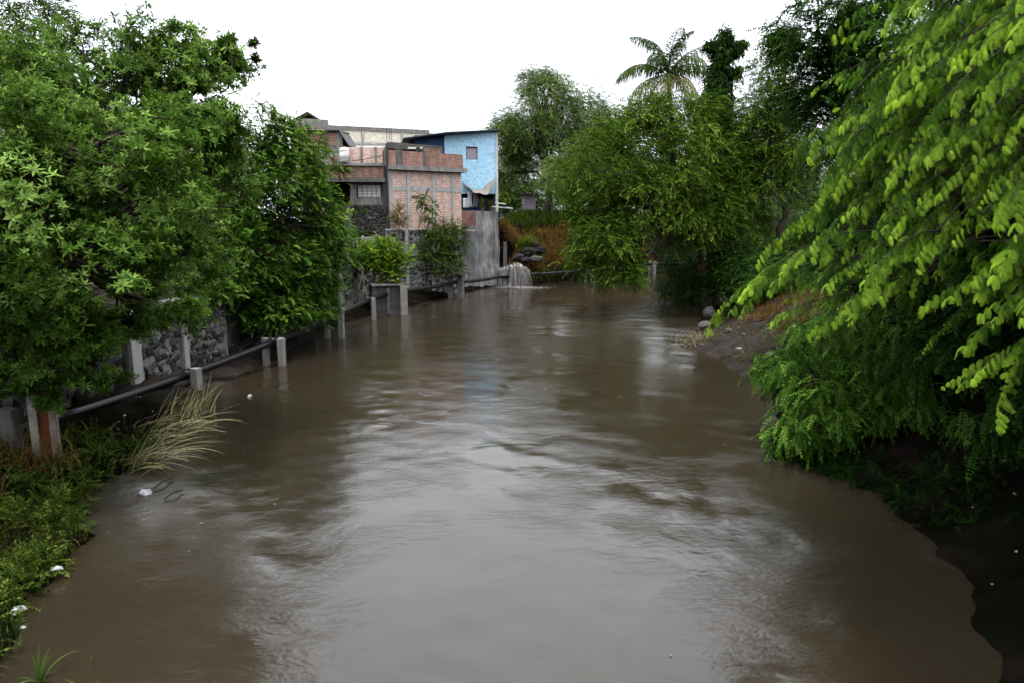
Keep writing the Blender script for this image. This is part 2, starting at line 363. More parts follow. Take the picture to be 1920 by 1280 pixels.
def lobe_points(c, r, nclump, per, rng, spread=.26, hole=.0, shell=.45, low=-.75):
    """clumps spread over the outer part of an ellipsoid; returns points, outward dirs and clump centres"""
    d = norm(rng.normal(size=(nclump*4, 3))); d = d[d[:, 2] > low][:nclump]
    cc = c+d*r*(shell+(1-shell)*rng.random((len(d), 1))**.55)
    if hole:
        g = sines(cc, 1.6/np.mean(r)*1.6, int(abs(c[0]*100))+3); cc, d = cc[g > hole-1], d[g > hole-1]
    k = np.repeat(np.arange(len(cc)), per); p = cc[k]+rng.normal(size=(len(k), 3))*r*spread*rng.uniform(.5, 1.2, (len(cc), 1))[k]
    out_ = norm((p-c)/r); return p, out_, cc, k
def curve(a, b_, sag=0., n=6, wob=.0, rng=RNG):
    t_ = np.linspace(0, 1, n)[:, None]; p = a+(b_-a)*t_; p[:, 2] += sag*np.linalg.norm(b_-a)*(t_*(1-t_))[:, 0]*4
    if wob: p[1:-1] += rng.normal(size=(n-2, 3))*wob*np.linalg.norm(b_-a)
    return p
def tree(name, label, cat, base, fork, lobes, templates, mat, style='up', trunk_r=.25, nclump=26, per=14, scale=(.8, 1.2), seed=1, hole=.0, spread=.26,
         shell=.45, group=None, branch_r=.05, limb_from=.55, low=-.75, varmid=.42, varsd=.26, barkmat='bark'):
    rng = np.random.default_rng(seed); base = np.asarray(base, float); fork = np.asarray(fork, float)
    root = thing(name, label, cat, base, 0, group)
    tr = MB(); p = curve(base-np.array((0, 0, .4)), fork, 0, 9, .025, rng); rr = np.linspace(trunk_r*1.15, trunk_r*.55, 9); rr[0] *= 1.35
    tr.tube(p-base, rr, 9).build('trunk', MAT[barkmat], root, True)
    P_, O_, K_, LV = [], [], [], []; limbs = MB()
    for (c, r) in lobes:
        c = np.asarray(c, float); r = np.asarray(r, float)
        q, o_, cc, k = lobe_points(c, r, max(4, int(nclump*np.mean(r)**1.0)), per, rng, spread, hole, shell, low)
        P_.append(q); O_.append(o_); LV.append(rng.normal(0, .05)+rng.normal(0, .13, len(cc))[k])
        i = rng.integers(int(8*limb_from), 9); st = p[i]; lr = trunk_r*.42
        limbs.tube(curve(st, c, .06, 7, .04, rng)-base, np.linspace(lr, branch_r, 7), 6)
        for e in cc[::3]:
            s0 = st+(c-st)*rng.uniform(.6, 1.0); limbs.tube(curve(s0, e, rng.uniform(-.05, .12), 5, .05, rng)-base, np.linspace(branch_r*.9, branch_r*.25, 5), 4, False)
    limbs.build('limb', MAT[barkmat], root, True)
    q = np.concatenate(P_); o_ = np.concatenate(O_); lv = np.concatenate(LV); N = len(q); jit = rng.normal(size=(N, 3))
    if style == 'up': f = o_*.7+np.array((0, 0, .75))+jit*.45
    elif style == 'droop': f = o_*np.array((.8, .8, .3))+np.array((0, 0, -.75))+jit*.42
    elif style == 'arch': f = o_*np.array((1, 1, .6))+np.array((0, 0, .12))+jit*.72
    elif style == 'flat': f = o_*np.array((1, 1, .3))+np.array((0, 0, -.12))+jit*.5
    up = np.array((0, 0, 1.))+jit[:, ::-1]*.35+o_*.35
    V, F, A = scatter(templates, q, f, up, rng.uniform(*scale, N), varmid+lv+rng.normal(0, varsd*.6, N), rng)
    npmesh('crown', V-base, F, MAT[mat], root, attr=A)
    return root
def LB(px, py, Y, rpx, rpy, depth=None):
    k = mpp(Y); return P(px, py, Y), (rpx*k, depth if depth else (rpx+rpy)*.5*k, rpy*k)

# ------------------------------------------------------------------ terrain and river
LBK = np.array([(-5.5,-40),(-5.6,0),(-6.2,6),(-6.5,7.9),(-7.0,9.1),(-7.7,11.3),(-8.9,13.9),(-8.9,15),(-9.2,18),(-9.8,21),(-10.2,26),(-9.7,32.8),(-9.2,39),(-8.,42.5),(-5.2,51.2),(-1.9,60),(2,62.4),(7.9,71.2),(15.4,76.4),(19,78),(40,82),(90,84)], float)
RBK = np.array([(5.5,-40),(5.7,0),(6,7.5),(7.0,9.7),(7.5,11.3),(7.4,13.3),(6.9,14.8),(6.4,15.9),(7.3,18.5),(8.4,21.7),(8.4,25.9),(8.3,30.6),(10.9,39.3),(13,45),(20,53),(40,58),(90,60)], float)
WALL = np.array([(-13.6,13.),(-12.25,21.4),(-11.2,26.5),(-10.9,33),(-10.2,40),(-9.15,50.3),(-3.9,53.8),(-4.4,58.0),(-1.2,62.6),(-.7,63.6)], float)
def pdist(pts, poly):
    best = np.full(len(pts), 1e9); side = np.zeros(len(pts))
    for a, b_ in zip(poly[:-1], poly[1:]):
        ab = b_-a; t_ = np.clip(((pts-a)@ab)/(ab@ab), 0, 1); q = pts-(a+t_[:, None]*ab); d = np.hypot(q[:, 0], q[:, 1])
        s = ab[0]*(pts[:, 1]-a[1])-ab[1]*(pts[:, 0]-a[0]); m_ = d < best-1e-9; best[m_] = d[m_]; side[m_] = np.sign(s[m_])
    return best, side
def height(pts):
    ptj = pts+np.stack([.16*sines(pts, 2.6, 71)+.09*sines(pts, 6.5, 72), .16*sines(pts, 2.4, 73)+.09*sines(pts, 6.1, 74)], 1)
    dl, sl = pdist(ptj, LBK); dr, sr = pdist(ptj, RBK); dw, sw = pdist(pts, WALL)
    x, y = pts[:, 0], pts[:, 1]; sm = lambda e0, e1, v_: (lambda q: q*q*(3-2*q))(np.clip((v_-e0)/(e1-e0), 0, 1))
    left = sl > 0; right = sr < 0; inside = ~left & ~right
    z = np.where(inside, -np.minimum(1.4, .5*np.minimum(dl, dr))-.05, 0)
    # sloping left bank near the bridge, terrace with retaining wall further on, grassed slope beyond the houses
    slope_near = np.interp(dl, [0, .4, 1.5, 4, 8, 14], [0, .18, .55, 2.0, 3.6, 4.6])
    top = np.interp(y, [15, 26, 40, 50, 60], [2.7, 2.8, 4.4, 4.9, 5.2])
    terr = np.where((sw > 0), np.interp(dw, [0, .15, .55, 6, 20], [0.5, .5, 1, 1.03, 1.1])*top*np.where(dw < .15, .2, 1), np.interp(dl, [0, .5, 1.5, 3], [0, .25, .45, .6]))
    slope_far = np.interp(dl, [0, .5, 1.5, 5.5, 10, 20, 60], [0, .5, 1.2, 5.4, 6.5, 6.9, 7.5])
    a = sm(12.5, 16.5, y); f = sm(-1.2, .6, x)*sm(57, 60, y)
    zl = slope_near*(1-a)+terr*a; zl = zl*(1-f)+slope_far*f
    zr = np.interp(dr, [0, .3, 2, 5, 9, 16, 60], [0, .14, .8, 2.2, 4.0, 4.8, 5.4])
    z = np.where(left, zl, z); z = np.where(right, zr, z)
    n = sines(pts, 1.1, 4)*.07+sines(pts, 3.1, 9)*.05+sines(pts, 7.3, 10)*.025
    return z+np.where(inside, 0, n*np.clip(np.minimum(dl, dr)/.8, 0, 1))
def stretch(lo, hi, step, far, k=1.22):
    v_ = list(np.arange(lo, hi+1e-6, step)); s = step
    while v_[-1] < far[1]: s *= k; v_.append(v_[-1]+s)
    s = step
    while v_[0] > far[0]: s *= k; v_.insert(0, v_[0]-s)
    return np.array(v_)
gx = stretch(-19, 22, .25, (-1500, 1500)); gy = stretch(4, 84, .25, (-300, 2500))
X, Y_ = np.meshgrid(gx, gy); pts = np.stack([X.ravel(), Y_.ravel()], 1); Z = height(pts)
nx, ny = len(gx), len(gy); idx = np.arange(nx*ny).reshape(ny, nx)
F = np.stack([idx[:-1, :-1], idx[:-1, 1:], idx[1:, 1:], idx[1:, :-1]], -1).reshape(-1, 4)
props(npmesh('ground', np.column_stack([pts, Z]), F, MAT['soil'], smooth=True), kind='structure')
def H1(x, y): return float(height(np.array([(x, y)], float))[0])

# river surface: real low swell, boils and eddies; finer ripples in the material
gx = np.concatenate([np.linspace(-14, 14, 230), np.geomspace(14.2, 95, 50)]); gy = np.concatenate([np.linspace(-40, 2, 30), np.geomspace(2.1, 92, 620)])
X, Y_ = np.meshgrid(gx, gy); p2 = np.stack([X.ravel(), Y_.ravel()], 1)
zz = .0045*sines(p2*np.array((.9, 1.6)), 1.5, 21, 7)+.005*sines(p2*np.array((1., 1.5)), 3.6, 22, 9)*(.5+.5*sines(p2, .5, 23))
for i in range(26):
    cx, cy_ = RNG.uniform(-5.5, 6), RNG.uniform(8, 34); rr = RNG.uniform(.35, 1.1); q = p2-np.array((cx, cy_)); d2 = np.hypot(q[:, 0], q[:, 1]*.8)/rr
    zz += .012*rr*np.exp(-d2**2)*np.sin(d2*5+RNG.uniform(0, 6))
nx, ny = len(gx), len(gy); idx = np.arange(nx*ny).reshape(ny, nx)
F = np.stack([idx[:-1, :-1], idx[:-1, 1:], idx[1:, 1:], idx[1:, :-1]], -1).reshape(-1, 4)
props(npmesh('river', np.column_stack([p2, zz]), F, MAT['water'], smooth=True), kind='structure')

rng = np.random.default_rng(77); V, F, A = [], [], []; nb = 0
for k in range(55):
    y = rng.uniform(8, 48); xl = np.interp(y, LBK[:15, 1], LBK[:15, 0]); xr = np.interp(y, RBK[:, 1], RBK[:, 0]); f_ = rng.beta(.6, .7); x = xl+.4+(xr-xl-.8)*f_; sz_ = rng.uniform(.008, .026); a0 = rng.uniform(0, 6)
    V += [(x+sz_*rng.uniform(.7, 2.2)*math.cos(a0+i*1.0472), y+sz_*rng.uniform(.6, 1.3)*math.sin(a0+i*1.0472), .012) for i in range(6)]+[(x, y, .012+sz_*.5)]; F += [(nb+i, nb+(i+1) % 6, nb+6) for i in range(6)]; nb += 7
m, t, b, o = new_mat('foam_fleck'); b.inputs['Base Color'].default_value = (.085, .075, .06, 1); b.inputs['Roughness'].default_value = .7
props(npmesh('river_foam', V, F, m, None, True), 'small foam flecks drifting on the brown water', 'foam', kind='stuff')

# ------------------------------------------------------------------ stone walls
def stone_meshes(n, seed, mat):
    out_ = []; rng = np.random.default_rng(seed)
    g = [(-1,-1,0),(0,-1.1,0),(1,-1,0),(1.1,0,0),(1,1,0),(0,1.1,0),(-1,1,0),(-1.1,0,0)]
    for i in range(n):
        V = np.array(g, float)*.5*rng.uniform(.6, 1.05, (8, 1)); B = np.column_stack([V[:, 0], np.full(8, .35), V[:, 1]]); Ff = np.column_stack([V[:, 0]*.82, -rng.uniform(.05, .35, 8), V[:, 1]*.82])
        VV = np.vstack([B, Ff, [[0, -.45, 0]]])
        FF = [(k, (k+1) % 8, 8+(k+1) % 8, 8+k) for k in range(8)]+[(8+k, 8+(k+1) % 8, 16) for k in range(8)]
        me = bpy.data.meshes.new('stone'); me.from_pydata([tuple(v_) for v_ in VV], [], FF); me.update(); me.materials.append(MAT[mat]); out_.append((me, VV, FF))
    return out_
def frame(A, B, z0):
    A = np.array(A, float); B = np.array(B, float); d = B-A; return (A[0], A[1], z0), math.atan2(d[1], d[0]), float(np.hypot(*d))
def courses(Ln, z0, z1, sz, rng, topf=None):
    z = z0
    while z < z1:
        h = sz*rng.uniform(.7, 1.15)*.74; u = rng.uniform(-sz, 0)
        while u < Ln:
            w_ = sz*rng.uniform(.7, 1.6)
            if 0 <= u+w_*.3 and u+w_*.7 <= Ln and z+h*.5 < (topf(u) if topf else z1): yield u+w_/2, z+h/2+rng.normal(0, h*.16), w_*rng.uniform(1.0, 1.25), h*rng.uniform(1.05, 1.4)
            u += w_
        z += h
def stone_wall(name, label, A, B, z0, z1, sz, smat, mmat, seed, singly=False, cols=(), colmat='concrete', thick=.5, cap=None, capmat='concrete', skip=.0):
    loc, rz, Ln = frame(A, B, z0); root = thing(name, label, 'wall', loc, rz); rng = np.random.default_rng(seed); h = z1-z0
    MB().box((0, 0, 0), (Ln, thick, h)).build('backing', MAT[mmat], root)
    ms = stone_meshes(7, seed, smat); soup = [[], [], []]; nb = 0
    for (u, z, w_, hh) in courses(Ln, .02, h-.02, sz, rng):
        if any(a-.02 < u < b_+.02 for a, b_ in cols) or rng.random() < skip: continue
        me, VV, FF = ms[rng.integers(0, 7)]; fl = rng.choice((-1, 1)); dep = sz*rng.uniform(.35, .75)
        if singly:
            o = bpy.data.objects.new('stone', me); COL.objects.link(o); o.parent = root; o.location = (u, 0, z); o.scale = (w_, dep, hh); o.rotation_euler = (0, rng.uniform(-.5, .5), 0)
        else:
            v_ = VV*np.array((w_*fl, dep, hh))+np.array((u, 0, z)); soup[0].append(v_)
            soup[1] += [tuple(i+nb for i in (f if fl > 0 else f[::-1])) for f in FF]; soup[2] += [rng.random()]*len(VV); nb += len(VV)
    if not singly:
        me = bpy.data.meshes.new('stone_facing'); me.from_pydata([tuple(q) for q in np.vstack(soup[0])], [], soup[1]); me.update()
        at = me.attributes.new('var', 'FLOAT', 'POINT'); at.data.foreach_set('value', np.array(soup[2], np.float32))
        props(link('stone_facing', me, MAT[smat], root), kind='stuff')
    for a, b_ in cols: MB().box((a, -.14, -.1), (b_, .1, h+.03)).build('tie_column', MAT[colmat], root, bevel=.02)
    if cap: MB().box((-.05, -.1, h+.004), (Ln+.05, thick+.05, h+cap)).build('coping', MAT[capmat], root, bevel=.02)
    return root
stone_wall('stone_retaining_wall', 'low grey stone wall with pale concrete pillar behind the black pipe', (-12.25, 21.4), (-11.2, 26.5), -.1, 2.75, .30, 'stone_grey', 'concrete', 3, True, ((.02, .45), (2.5, 2.75)), 'concrete_pale', cap=.12, capmat='concrete_dark', skip=.1)
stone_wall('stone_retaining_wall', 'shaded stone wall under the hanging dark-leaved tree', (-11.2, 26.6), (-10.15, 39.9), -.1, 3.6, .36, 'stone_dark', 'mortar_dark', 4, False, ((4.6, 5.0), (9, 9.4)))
stone_wall('stone_retaining_wall', 'mossy concrete and stone wall rising behind the lime shrub', (-10.1, 40.0), (-9.2, 49.9), -.1, 4.6, .42, 'stone_grey', 'concrete', 5, False, ((3, 3.4), (7, 7.4)), skip=.55)
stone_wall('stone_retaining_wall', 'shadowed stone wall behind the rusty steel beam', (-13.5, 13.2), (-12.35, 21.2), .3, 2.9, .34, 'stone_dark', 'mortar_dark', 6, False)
stone_wall('stone_foundation', 'black lava stone wall below the unfinished concrete house', (-13.2, 50.0), (-9.25, 50.25), 2.6, 6.82, .26, 'stone_dark', 'mortar_dark', 7, False, ((1.35, 1.6),), 'concrete_dark')
stone_wall('stone_foundation', 'pale mortared stone wall below the pink brick house', (-9.15, 50.25), (-3.95, 53.65), -.2, 5.0, .30, 'stone_grey', 'mortar_pale', 8, False, ((1.45, 1.68), (3.6, 3.85)), 'concrete_pale', cap=.12, capmat='concrete_pale', skip=.25)

# plastered leaning wall under the blue house
A_, B_ = np.array((-4.35, 57.0)), np.array((-.92, 61.3)); nu, nvv = 34, 40
U, Vv = np.meshgrid(np.linspace(0, 1, nu), np.linspace(0, 1, nvv)); zt = 6.6
q = np.stack([A_[0]+(B_[0]-A_[0])*U-.35*Vv*U, A_[1]+(B_[1]-A_[1])*U+1.0*Vv, -.2+(zt+.2)*Vv], -1).reshape(-1, 3)
nrm = np.array((.78, -.62, 0)); dsp = .14*np.sin(U*17+1.5*np.sin(Vv*3)).ravel()*(1-.6*Vv.ravel())+.05*sines(q, 2.2, 31)
q = q+nrm*dsp[:, None]; idx = np.arange(nu*nvv).reshape(nvv, nu)
F = np.stack([idx[:-1, :-1], idx[:-1, 1:], idx[1:, 1:], idx[1:, :-1]], -1).reshape(-1, 4)
rt = thing('plastered_wall', 'bulging grey plastered wall under the blue house beside the outfall', 'wall', (-2, 57, 0)); q0 = np.array((-2, 57, 0))
npmesh('plaster_face', q-q0, F, MAT['plaster'], rt, True)
MB().add([(p_-q0) for p_ in [(-4.4,58.0,0),(-1.1,62.4,0),(-1.2,65,0),(-4.4,65,0),(-4.4,58.6,zt),(-1.35,62.9,zt),(-1.3,65,zt),(-4.4,65,zt)]], [(4,5,6,7),(1,2,6,5),(0,1,5,4),(3,0,4,7)]).build('wall_core', MAT['plaster'], rt)
MB().box((-2.2, .2, 4.9), (-1.1, 1.3, 5.02)).build('ledge', MAT['concrete_pale'], rt)
MB().box((-2.35, .55, 5.3), (-1.0, 1.6, 6.55), .05).build('red_patch', MAT['brick_old'], rt)

# ------------------------------------------------------------------ houses
def bx(root, name, mat, u0, u1, v0, v1, z0, z1, bevel=0., jit=0.):
    zb = root.location.z; return MB().box((u0, v0, z0-zb), (u1, v1, z1-zb), jit).build(name, MAT[mat], root, bevel=bevel)
# pink brick house
loc, rz, Ln = frame((-8.9, 50.55), (-3.9, 54.05), 5.0)
h = thing('brick_house', 'pink brick house with pale concrete frame and brick roof parapet above the river wall', 'house', loc, rz)
bx(h, 'wall', 'brick', .0, Ln, .25, 5.2, 5.0, 9.36)
colsu = [(.0, .28), (1.45, 1.72), (3.55, 3.82), (5.2, 5.42)]
prev = .28
for (a, b_) in colsu[1:]+[(Ln, Ln)]:
    bx(h, 'brick_panel', 'brick', prev+.0, a, .06, .252, 5.1, 7.9); bx(h, 'brick_panel', 'brick', prev, a, .06, .252, 8.2, 9.36); prev = b_
for a, b_ in colsu: bx(h, 'tie_column', 'concrete_pale', a, b_, .0, .255, 5.0, 9.36, jit=.015)
prev = .28
for (a, b_) in colsu[1:]+[(Ln, Ln)]: bx(h, 'tie_beam', 'concrete_pale', prev+.002, a-.002, .03, .256, 7.9, 8.2, jit=.012); prev = b_
for z in (6.9, 7.2): bx(h, 'mortar_band', 'concrete_pale', .3, 1.4, .045, .1, z, z+.05)
bx(h, 'roof_slab', 'concrete', -.1, Ln+.35, -.35, 5.3, 9.362, 9.66, jit=.03)
for a, b_ in ((.0, .55), (1.05, 2.75), (2.98, Ln+.05)): bx(h, 'parapet', 'brick_old', a, b_, -.16, .02, 9.662, 10.72, jit=.01)
bx(h, 'pilaster', 'concrete_dark', .55, 1.05, -.2, .04, 9.662, 10.78); bx(h, 'pilaster', 'concrete_dark', 2.75, 2.98, -.2, .04, 9.662, 10.8)
bx(h, 'coping', 'concrete_dark', .0, 1.5, -.22, .25, 10.8, 11.25, jit=.04)
bx(h, 'parapet', 'brick_old', 3.1, Ln, 3.0, 3.2, 9.662, 11.5); bx(h, 'coping', 'concrete_dark', 3.0, Ln+.05, 2.95, 3.25, 11.5, 11.62)
for a in (3.9, 5.0, 6.0): bx(h, 'pilaster', 'concrete_dark', a, a+.16, 2.96, 3.01, 9.7, 11.49)
MB().tube([(-.16, -.1, -.0), (-.16, -.1, 6.1)], .08, 8).build('drainpipe', MAT['sheet_dark'], h)
MB().tube([(-.42, -.12, 1.2), (-.42, -.12, 5.6)], .05, 6).build('drainpipe', MAT['rebar'], h)
o = MB().tube(np.array([(0, 0, 0), (0, 0, .28), (0, 0, .30)]), (.14, .18, .19), 12).build('bucket', MAT['sheet_dark'])
o.location = (-6.9, 51.85, 10.72); props(o, 'small black bucket on the brick parapet', 'bucket')

# unfinished concrete house on the left of it
loc, rz, Ln = frame((-14.6, 50.2), (-9.0, 50.6), 6.8)
h = thing('concrete_house', 'unfinished grey house with dark opening and breeze-block window above lava stone wall', 'house', loc, rz)
u = lambda px: (px-960)/FPX*50.2+14.6
bx(h, 'back_wall', 'concrete_dark', .0, Ln, 3.6, 3.8, 6.8, 9.8)
bx(h, 'floor_slab', 'concrete_dark', .0, Ln-.02, .02, 3.6, 6.72, 6.84)
bx(h, 'column', 'concrete', u(662), u(674), -.02, .35, 6.84, 8.45, .02); bx(h, 'column', 'concrete', u(600), u(612), -.02, .35, 6.84, 8.45, .02)
bx(h, 'wall', 'concrete', u(674), u(722), .06, .22, 6.84, 7.42); bx(h, 'wall', 'concrete_dark', u(719), Ln, .03, .3, 6.84, 8.45); bx(h, 'wall', 'concrete', u(674), u(722), .06, .22, 8.28, 8.45)
bx(h, 'dark_interior', 'dark_opening', u(675), u(719), .3, .4, 7.4, 8.3)
n = 5
for r_ in range(4):
    for k in range(n):
        a = u(676)+(u(718)-u(676))*k/n; o = bx(h, 'breeze_block', 'white_paint', a+.022, a+(u(718)-u(676))/n-.022, .02, .2, 7.43+r_*.212, 7.43+r_*.212+.175, jit=.008)
bx(h, 'canopy_slab', 'concrete_dark', u(596), u(728), -.6, .5, 8.45, 8.72, jit=.03)
bx(h, 'wall', 'brick_old', u(598), u(726), .05, .3, 8.722, 9.62); bx(h, 'roof_slab', 'concrete', u(592), u(730), -.15, 3.9, 9.622, 9.8, jit=.02)
bx(h, 'parapet', 'brick', u(640), u(728), .55, .72, 9.802, 10.95)
for px in (642, 681, 707, 724): bx(h, 'pilaster', 'concrete', u(px), u(px)+.18, .5, .74, 9.802, 10.98)
bx(h, 'side_wall', 'brick_old', -.2, .0, .1, 3.8, 6.8, 9.8)
MB().tube([(u(668), .1, 3.15), (u(690), -.15, 3.25), (u(724), -.3, 3.5)], .03, 5).build('cable', MAT['sheet_dark'], h)
# corrugated roof behind the parapets
def corrugated(name, mat, parent, x0, x1, y0, z0, y1, z1, pitch=.18, amp=.035, thick=.0):
    xs = np.arange(x0, x1, pitch/6); c = amp*np.sin(xs/pitch*2*math.pi)
    V = np.concatenate([np.column_stack([xs, np.full_like(xs, y0), z0+c]), np.column_stack([xs, np.full_like(xs, y1), z1+c])])
    V = np.concatenate([V, V-np.array((0, 0, .012))]); n_ = len(xs); i = np.arange(n_-1)
    F_ = np.concatenate([np.stack([i, i+1, i+1+n_, i+n_], -1), np.stack([i+3*n_, i+1+3*n_, i+1+2*n_, i+2*n_], -1), np.stack([i+2*n_, i+1+2*n_, i+1, i], -1)])
    return npmesh(name, V, F_, MAT[mat], parent, True)
r_ = thing('shed', 'low shed with corrugated metal roof behind the brick parapets', 'shed', (-13, 53.2, 9.8), .06)
corrugated('roof', 'sheet_metal', r_, .0, 6.2, -.3, 1.28, 2.6, 1.75); MB().box((.1, .2, .004), (6.1, .35, 1.25)).build('wall', MAT['dark_opening'], r_)
MB().box((.1, 2.3, .004), (6.1, 2.45, 1.62)).build('wall', MAT['concrete_dark'], r_)
# brick roof room
r_ = thing('roof_room', 'small red brick roof room with sloping sheet roof half hidden by leaves', 'house', (-15.9, 52.3, 9.8), 0)
MB().box((0, 0, 0), (3.35, 3, 2.35)).build('wall', MAT['brick_old'], r_); MB().box((2.9, -.03, 0), (3.2, .1, 2.36)).build('column', MAT['concrete'], r_)
MB().add([(-.2,-.3,2.42),(3.2,-.3,2.42),(3.2,3.2,2.6),(-.2,3.2,2.6),(-.2,-.3,2.5),(3.2,-.3,2.5),(3.2,3.2,2.68),(-.2,3.2,2.68)], [(0,3,2,1),(4,5,6,7),(0,1,5,4),(1,2,6,5),(2,3,7,6),(3,0,4,7)]).build('roof', MAT['sheet_dark'], r_)
MB().add([(3.15,-.3,2.5),(3.85,-.3,1.35),(3.85,3,1.35),(3.15,3,2.5),(3.15,-.3,2.56),(3.92,-.3,1.38),(3.92,3,1.38),(3.15,3,2.56)], [(0,3,2,1),(4,5,6,7),(0,1,5,4),(1,2,6,5),(2,3,7,6),(3,0,4,7)]).build('eave_sheet', MAT['sheet_dark'], r_)
# things on the ledge
def lathe(prof, n=16):
    V = [(r0*math.cos(a), r0*math.sin(a), z0) for r0, z0 in prof for a in np.linspace(0, 2*math.pi, n, endpoint=False)]
    F_ = [(i*n+j, i*n+(j+1) % n, (i+1)*n+(j+1) % n, (i+1)*n+j) for i in range(len(prof)-1) for j in range(n)]; return V, F_
tk = thing('water_drum', 'white round plastic water drum on the unfinished house roof ledge', 'drum', (-12.0, 50.45, 9.8))
MB().add(*lathe([(.01, 0), (.34, 0), (.38, .1), (.36, .3), (.38, .33), (.38, .6), (.36, .63), (.37, .85), (.3, 1.02), (.14, 1.1)])).build('body', MAT['white_paint'], tk, True)
MB().add(*lathe([(.17, 1.06), (.18, 1.16), (.01, 1.18)])).build('lid', MAT['concrete_dark'], tk)
tk = thing('white_container', 'white boxy container on the roof ledge beside the brick room', 'container', (-13.55, 50.5, 9.8))
MB().box((-.32, -.3, .02), (.32, .3, .95)).build('body', MAT['plastic_white'], tk, bevel=.03); MB().box((-.31, -.34, .8), (.31, -.302, .94)).build('front_strip', MAT['concrete'], tk); MB().box((-.28, -.26, .952), (.28, .26, .98)).build('lid', MAT['plastic_white'], tk)
sdh = thing('satellite_dish', 'grey satellite dish on a short mast beside the white drum', 'satellite dish', (-12.75, 50.4, 9.8))
MB().tube([(0, 0, 0), (0, 0, .8)], .03).build('mast', MAT['rebar'], sdh)
V, F_ = lathe([(.02, 0), (.16, .02), (.3, .07), (.4, .14)], 18); V = [(x, -z-.02-.25*y, y+.85) for x, y, z in V]; MB().add(V, F_).build('dish', MAT['concrete_pale'], sdh, True)
MB().tube([(0, -.05, .8), (0, -.45, .75)], .015, 5).build('feed_arm', MAT['rebar'], sdh)

# long cream building behind
loc, rz, Ln = frame((-18.9, 62), (-2.6, 68), 5.0)
h = thing('block_building', 'long cream block building with flat roof and rusty rebar rods, behind the brick houses', 'building', loc, rz)
s = Ln*.685
bx(h, 'wall', 'cream', 0, s, 0, 7, 5, 13.75); bx(h, 'wall', 'cream', s+.004, Ln, .1, 7, 5, 13.6)
bx(h, 'roof_beam', 'concrete', -.1, s+.05, -.06, 7.1, 13.752, 14.12, jit=.02); bx(h, 'roof_beam', 'concrete', s+.06, Ln+.1, .04, 7.1, 13.602, 13.85, jit=.02)
bx(h, 'tie_beam', 'concrete_pale', 0, s, -.04, .02, 12.6, 12.8)
for a in (2.1, 5.6, 9.2, 11.2): bx(h, 'tie_column', 'concrete_pale', a, a+.28, -.05, .02, 5, 13.74)
rr_ = random.Random(3)
for a in (1.6, 4.3, 4.5, 7.2, 7.35, 7.6, 7.75, 9.6, 9.8, 10.9, 12.6, 14.1, 14.3, 16.2):
    l = rr_.uniform(.9, 2.4); MB().tube([(a, .3, 9.1), (a+rr_.uniform(-.05, .05), .3, 9.1+l*.5), (a+rr_.uniform(-.12, .12), .3, 9.1+l)], .022, 5).build('rebar', MAT['rebar'], h)
bx(h, 'parapet', 'concrete', .0, 2.8, -.02, .3, 14.122, 14.6, jit=.03)
h = thing('gabled_house', 'small pale house with dark pitched roof at the back, above the treetop', 'house', (-20.6, 66, 5.5), .15)
MB().box((0, 0, 0), (3.0, 4, 9.2)).build('wall', MAT['concrete_pale'], h)
MB().add([(-.3,-.3,9.1),(1.6,-.3,10.1),(3.3,-.3,9.1),(-.3,4.3,9.1),(1.6,4.3,10.1),(3.3,4.3,9.1),(-.3,-.3,9.25),(1.6,-.3,10.26),(3.3,-.3,9.25),(-.3,4.3,9.25),(1.6,4.3,10.26),(3.3,4.3,9.25)],
    [(0,1,4,3),(1,2,5,4),(6,9,10,7),(7,10,11,8),(0,6,7,1),(1,7,8,2),(3,4,10,9),(4,5,11,10),(0,3,9,6),(2,8,11,5)]).build('roof', MAT['sheet_dark'], h)
# rebar sprouting from the brick parapet corner
for i, (x, y) in enumerate(((-9.0, 50.7), (-8.8, 50.8), (-8.65, 50.75), (-10.9, 51.3))):
    o = MB().tube([(0, 0, 0), (.03, 0, 1.3), (rr_.uniform(-.08, .08), 0, 2.6+.5*i)], .02, 5).build('rebar_rod', MAT['rebar']); o.location = (x, y, 9.66)
    props(o, 'thin rusty rebar rod sticking up from the brick roof corner', 'rebar', 'rebar rods above the brick roofs')

# blue house
KB = 1.0776; zk = lambda z: CAMH+(z-CAMH)*KB
loc, rz, Ln = frame((-8.2*KB, 56.75*KB), (-1.25*KB, 58.1*KB), zk(6.5))
h = thing('blue_house', 'sky-blue block house with dark sloping sheet roof and small curtained window', 'house', loc, rz)
u = lambda px: ((px-960)/FPX*57.4+8.2)*KB/math.cos(rz)
bx_, bx = bx, lambda root, name, mat, u0, u1, v0, v1, z0, z1, **k: bx_(root, name, mat, u0, u1, v0, v1, zk(z0), zk(z1), **k)
w0, w1 = u(876), u(897); zw0, zw1 = 10.7, 11.72
bx(h, 'wall', 'blue', u(838), w0, 0, .2, 7.95, 12.75); bx(h, 'wall', 'blue', w1, Ln-.14, 0, .2, 7.95, 12.9)
bx(h, 'wall', 'blue', w0+.002, w1-.002, .002, .2, 7.95, zw0); bx(h, 'wall', 'blue', w0+.002, w1-.002, .002, .2, zw1, 12.82)
bx(h, 'wall', 'blue_shaded', .4, u(838)-.004, .35, .5, 7.95, 12.55)
wn = bx(h, 'window', 'concrete', w0, w1, .15, .19, zw0, zw0+.06); 
for a in (bx(h, 'window_frame', 'sheet_dark', w0, w1, .04, .16, zw1-.06, zw1), bx(h, 'window_frame', 'concrete', w0, w0+.05, .04, .149, zw0+.06, zw1-.06), bx(h, 'window_frame', 'concrete', w1-.05, w1, .04, .149, zw0+.06, zw1-.06)): pass
bx(h, 'curtain', 'curtain', w0+.05, w1-.05, .17, .185, zw0+.06, zw1-.06)
bx(h, 'corner_post', 'white_paint', Ln-.14, Ln+.1, -.06, .24, 6.5, 12.95, jit=.01)
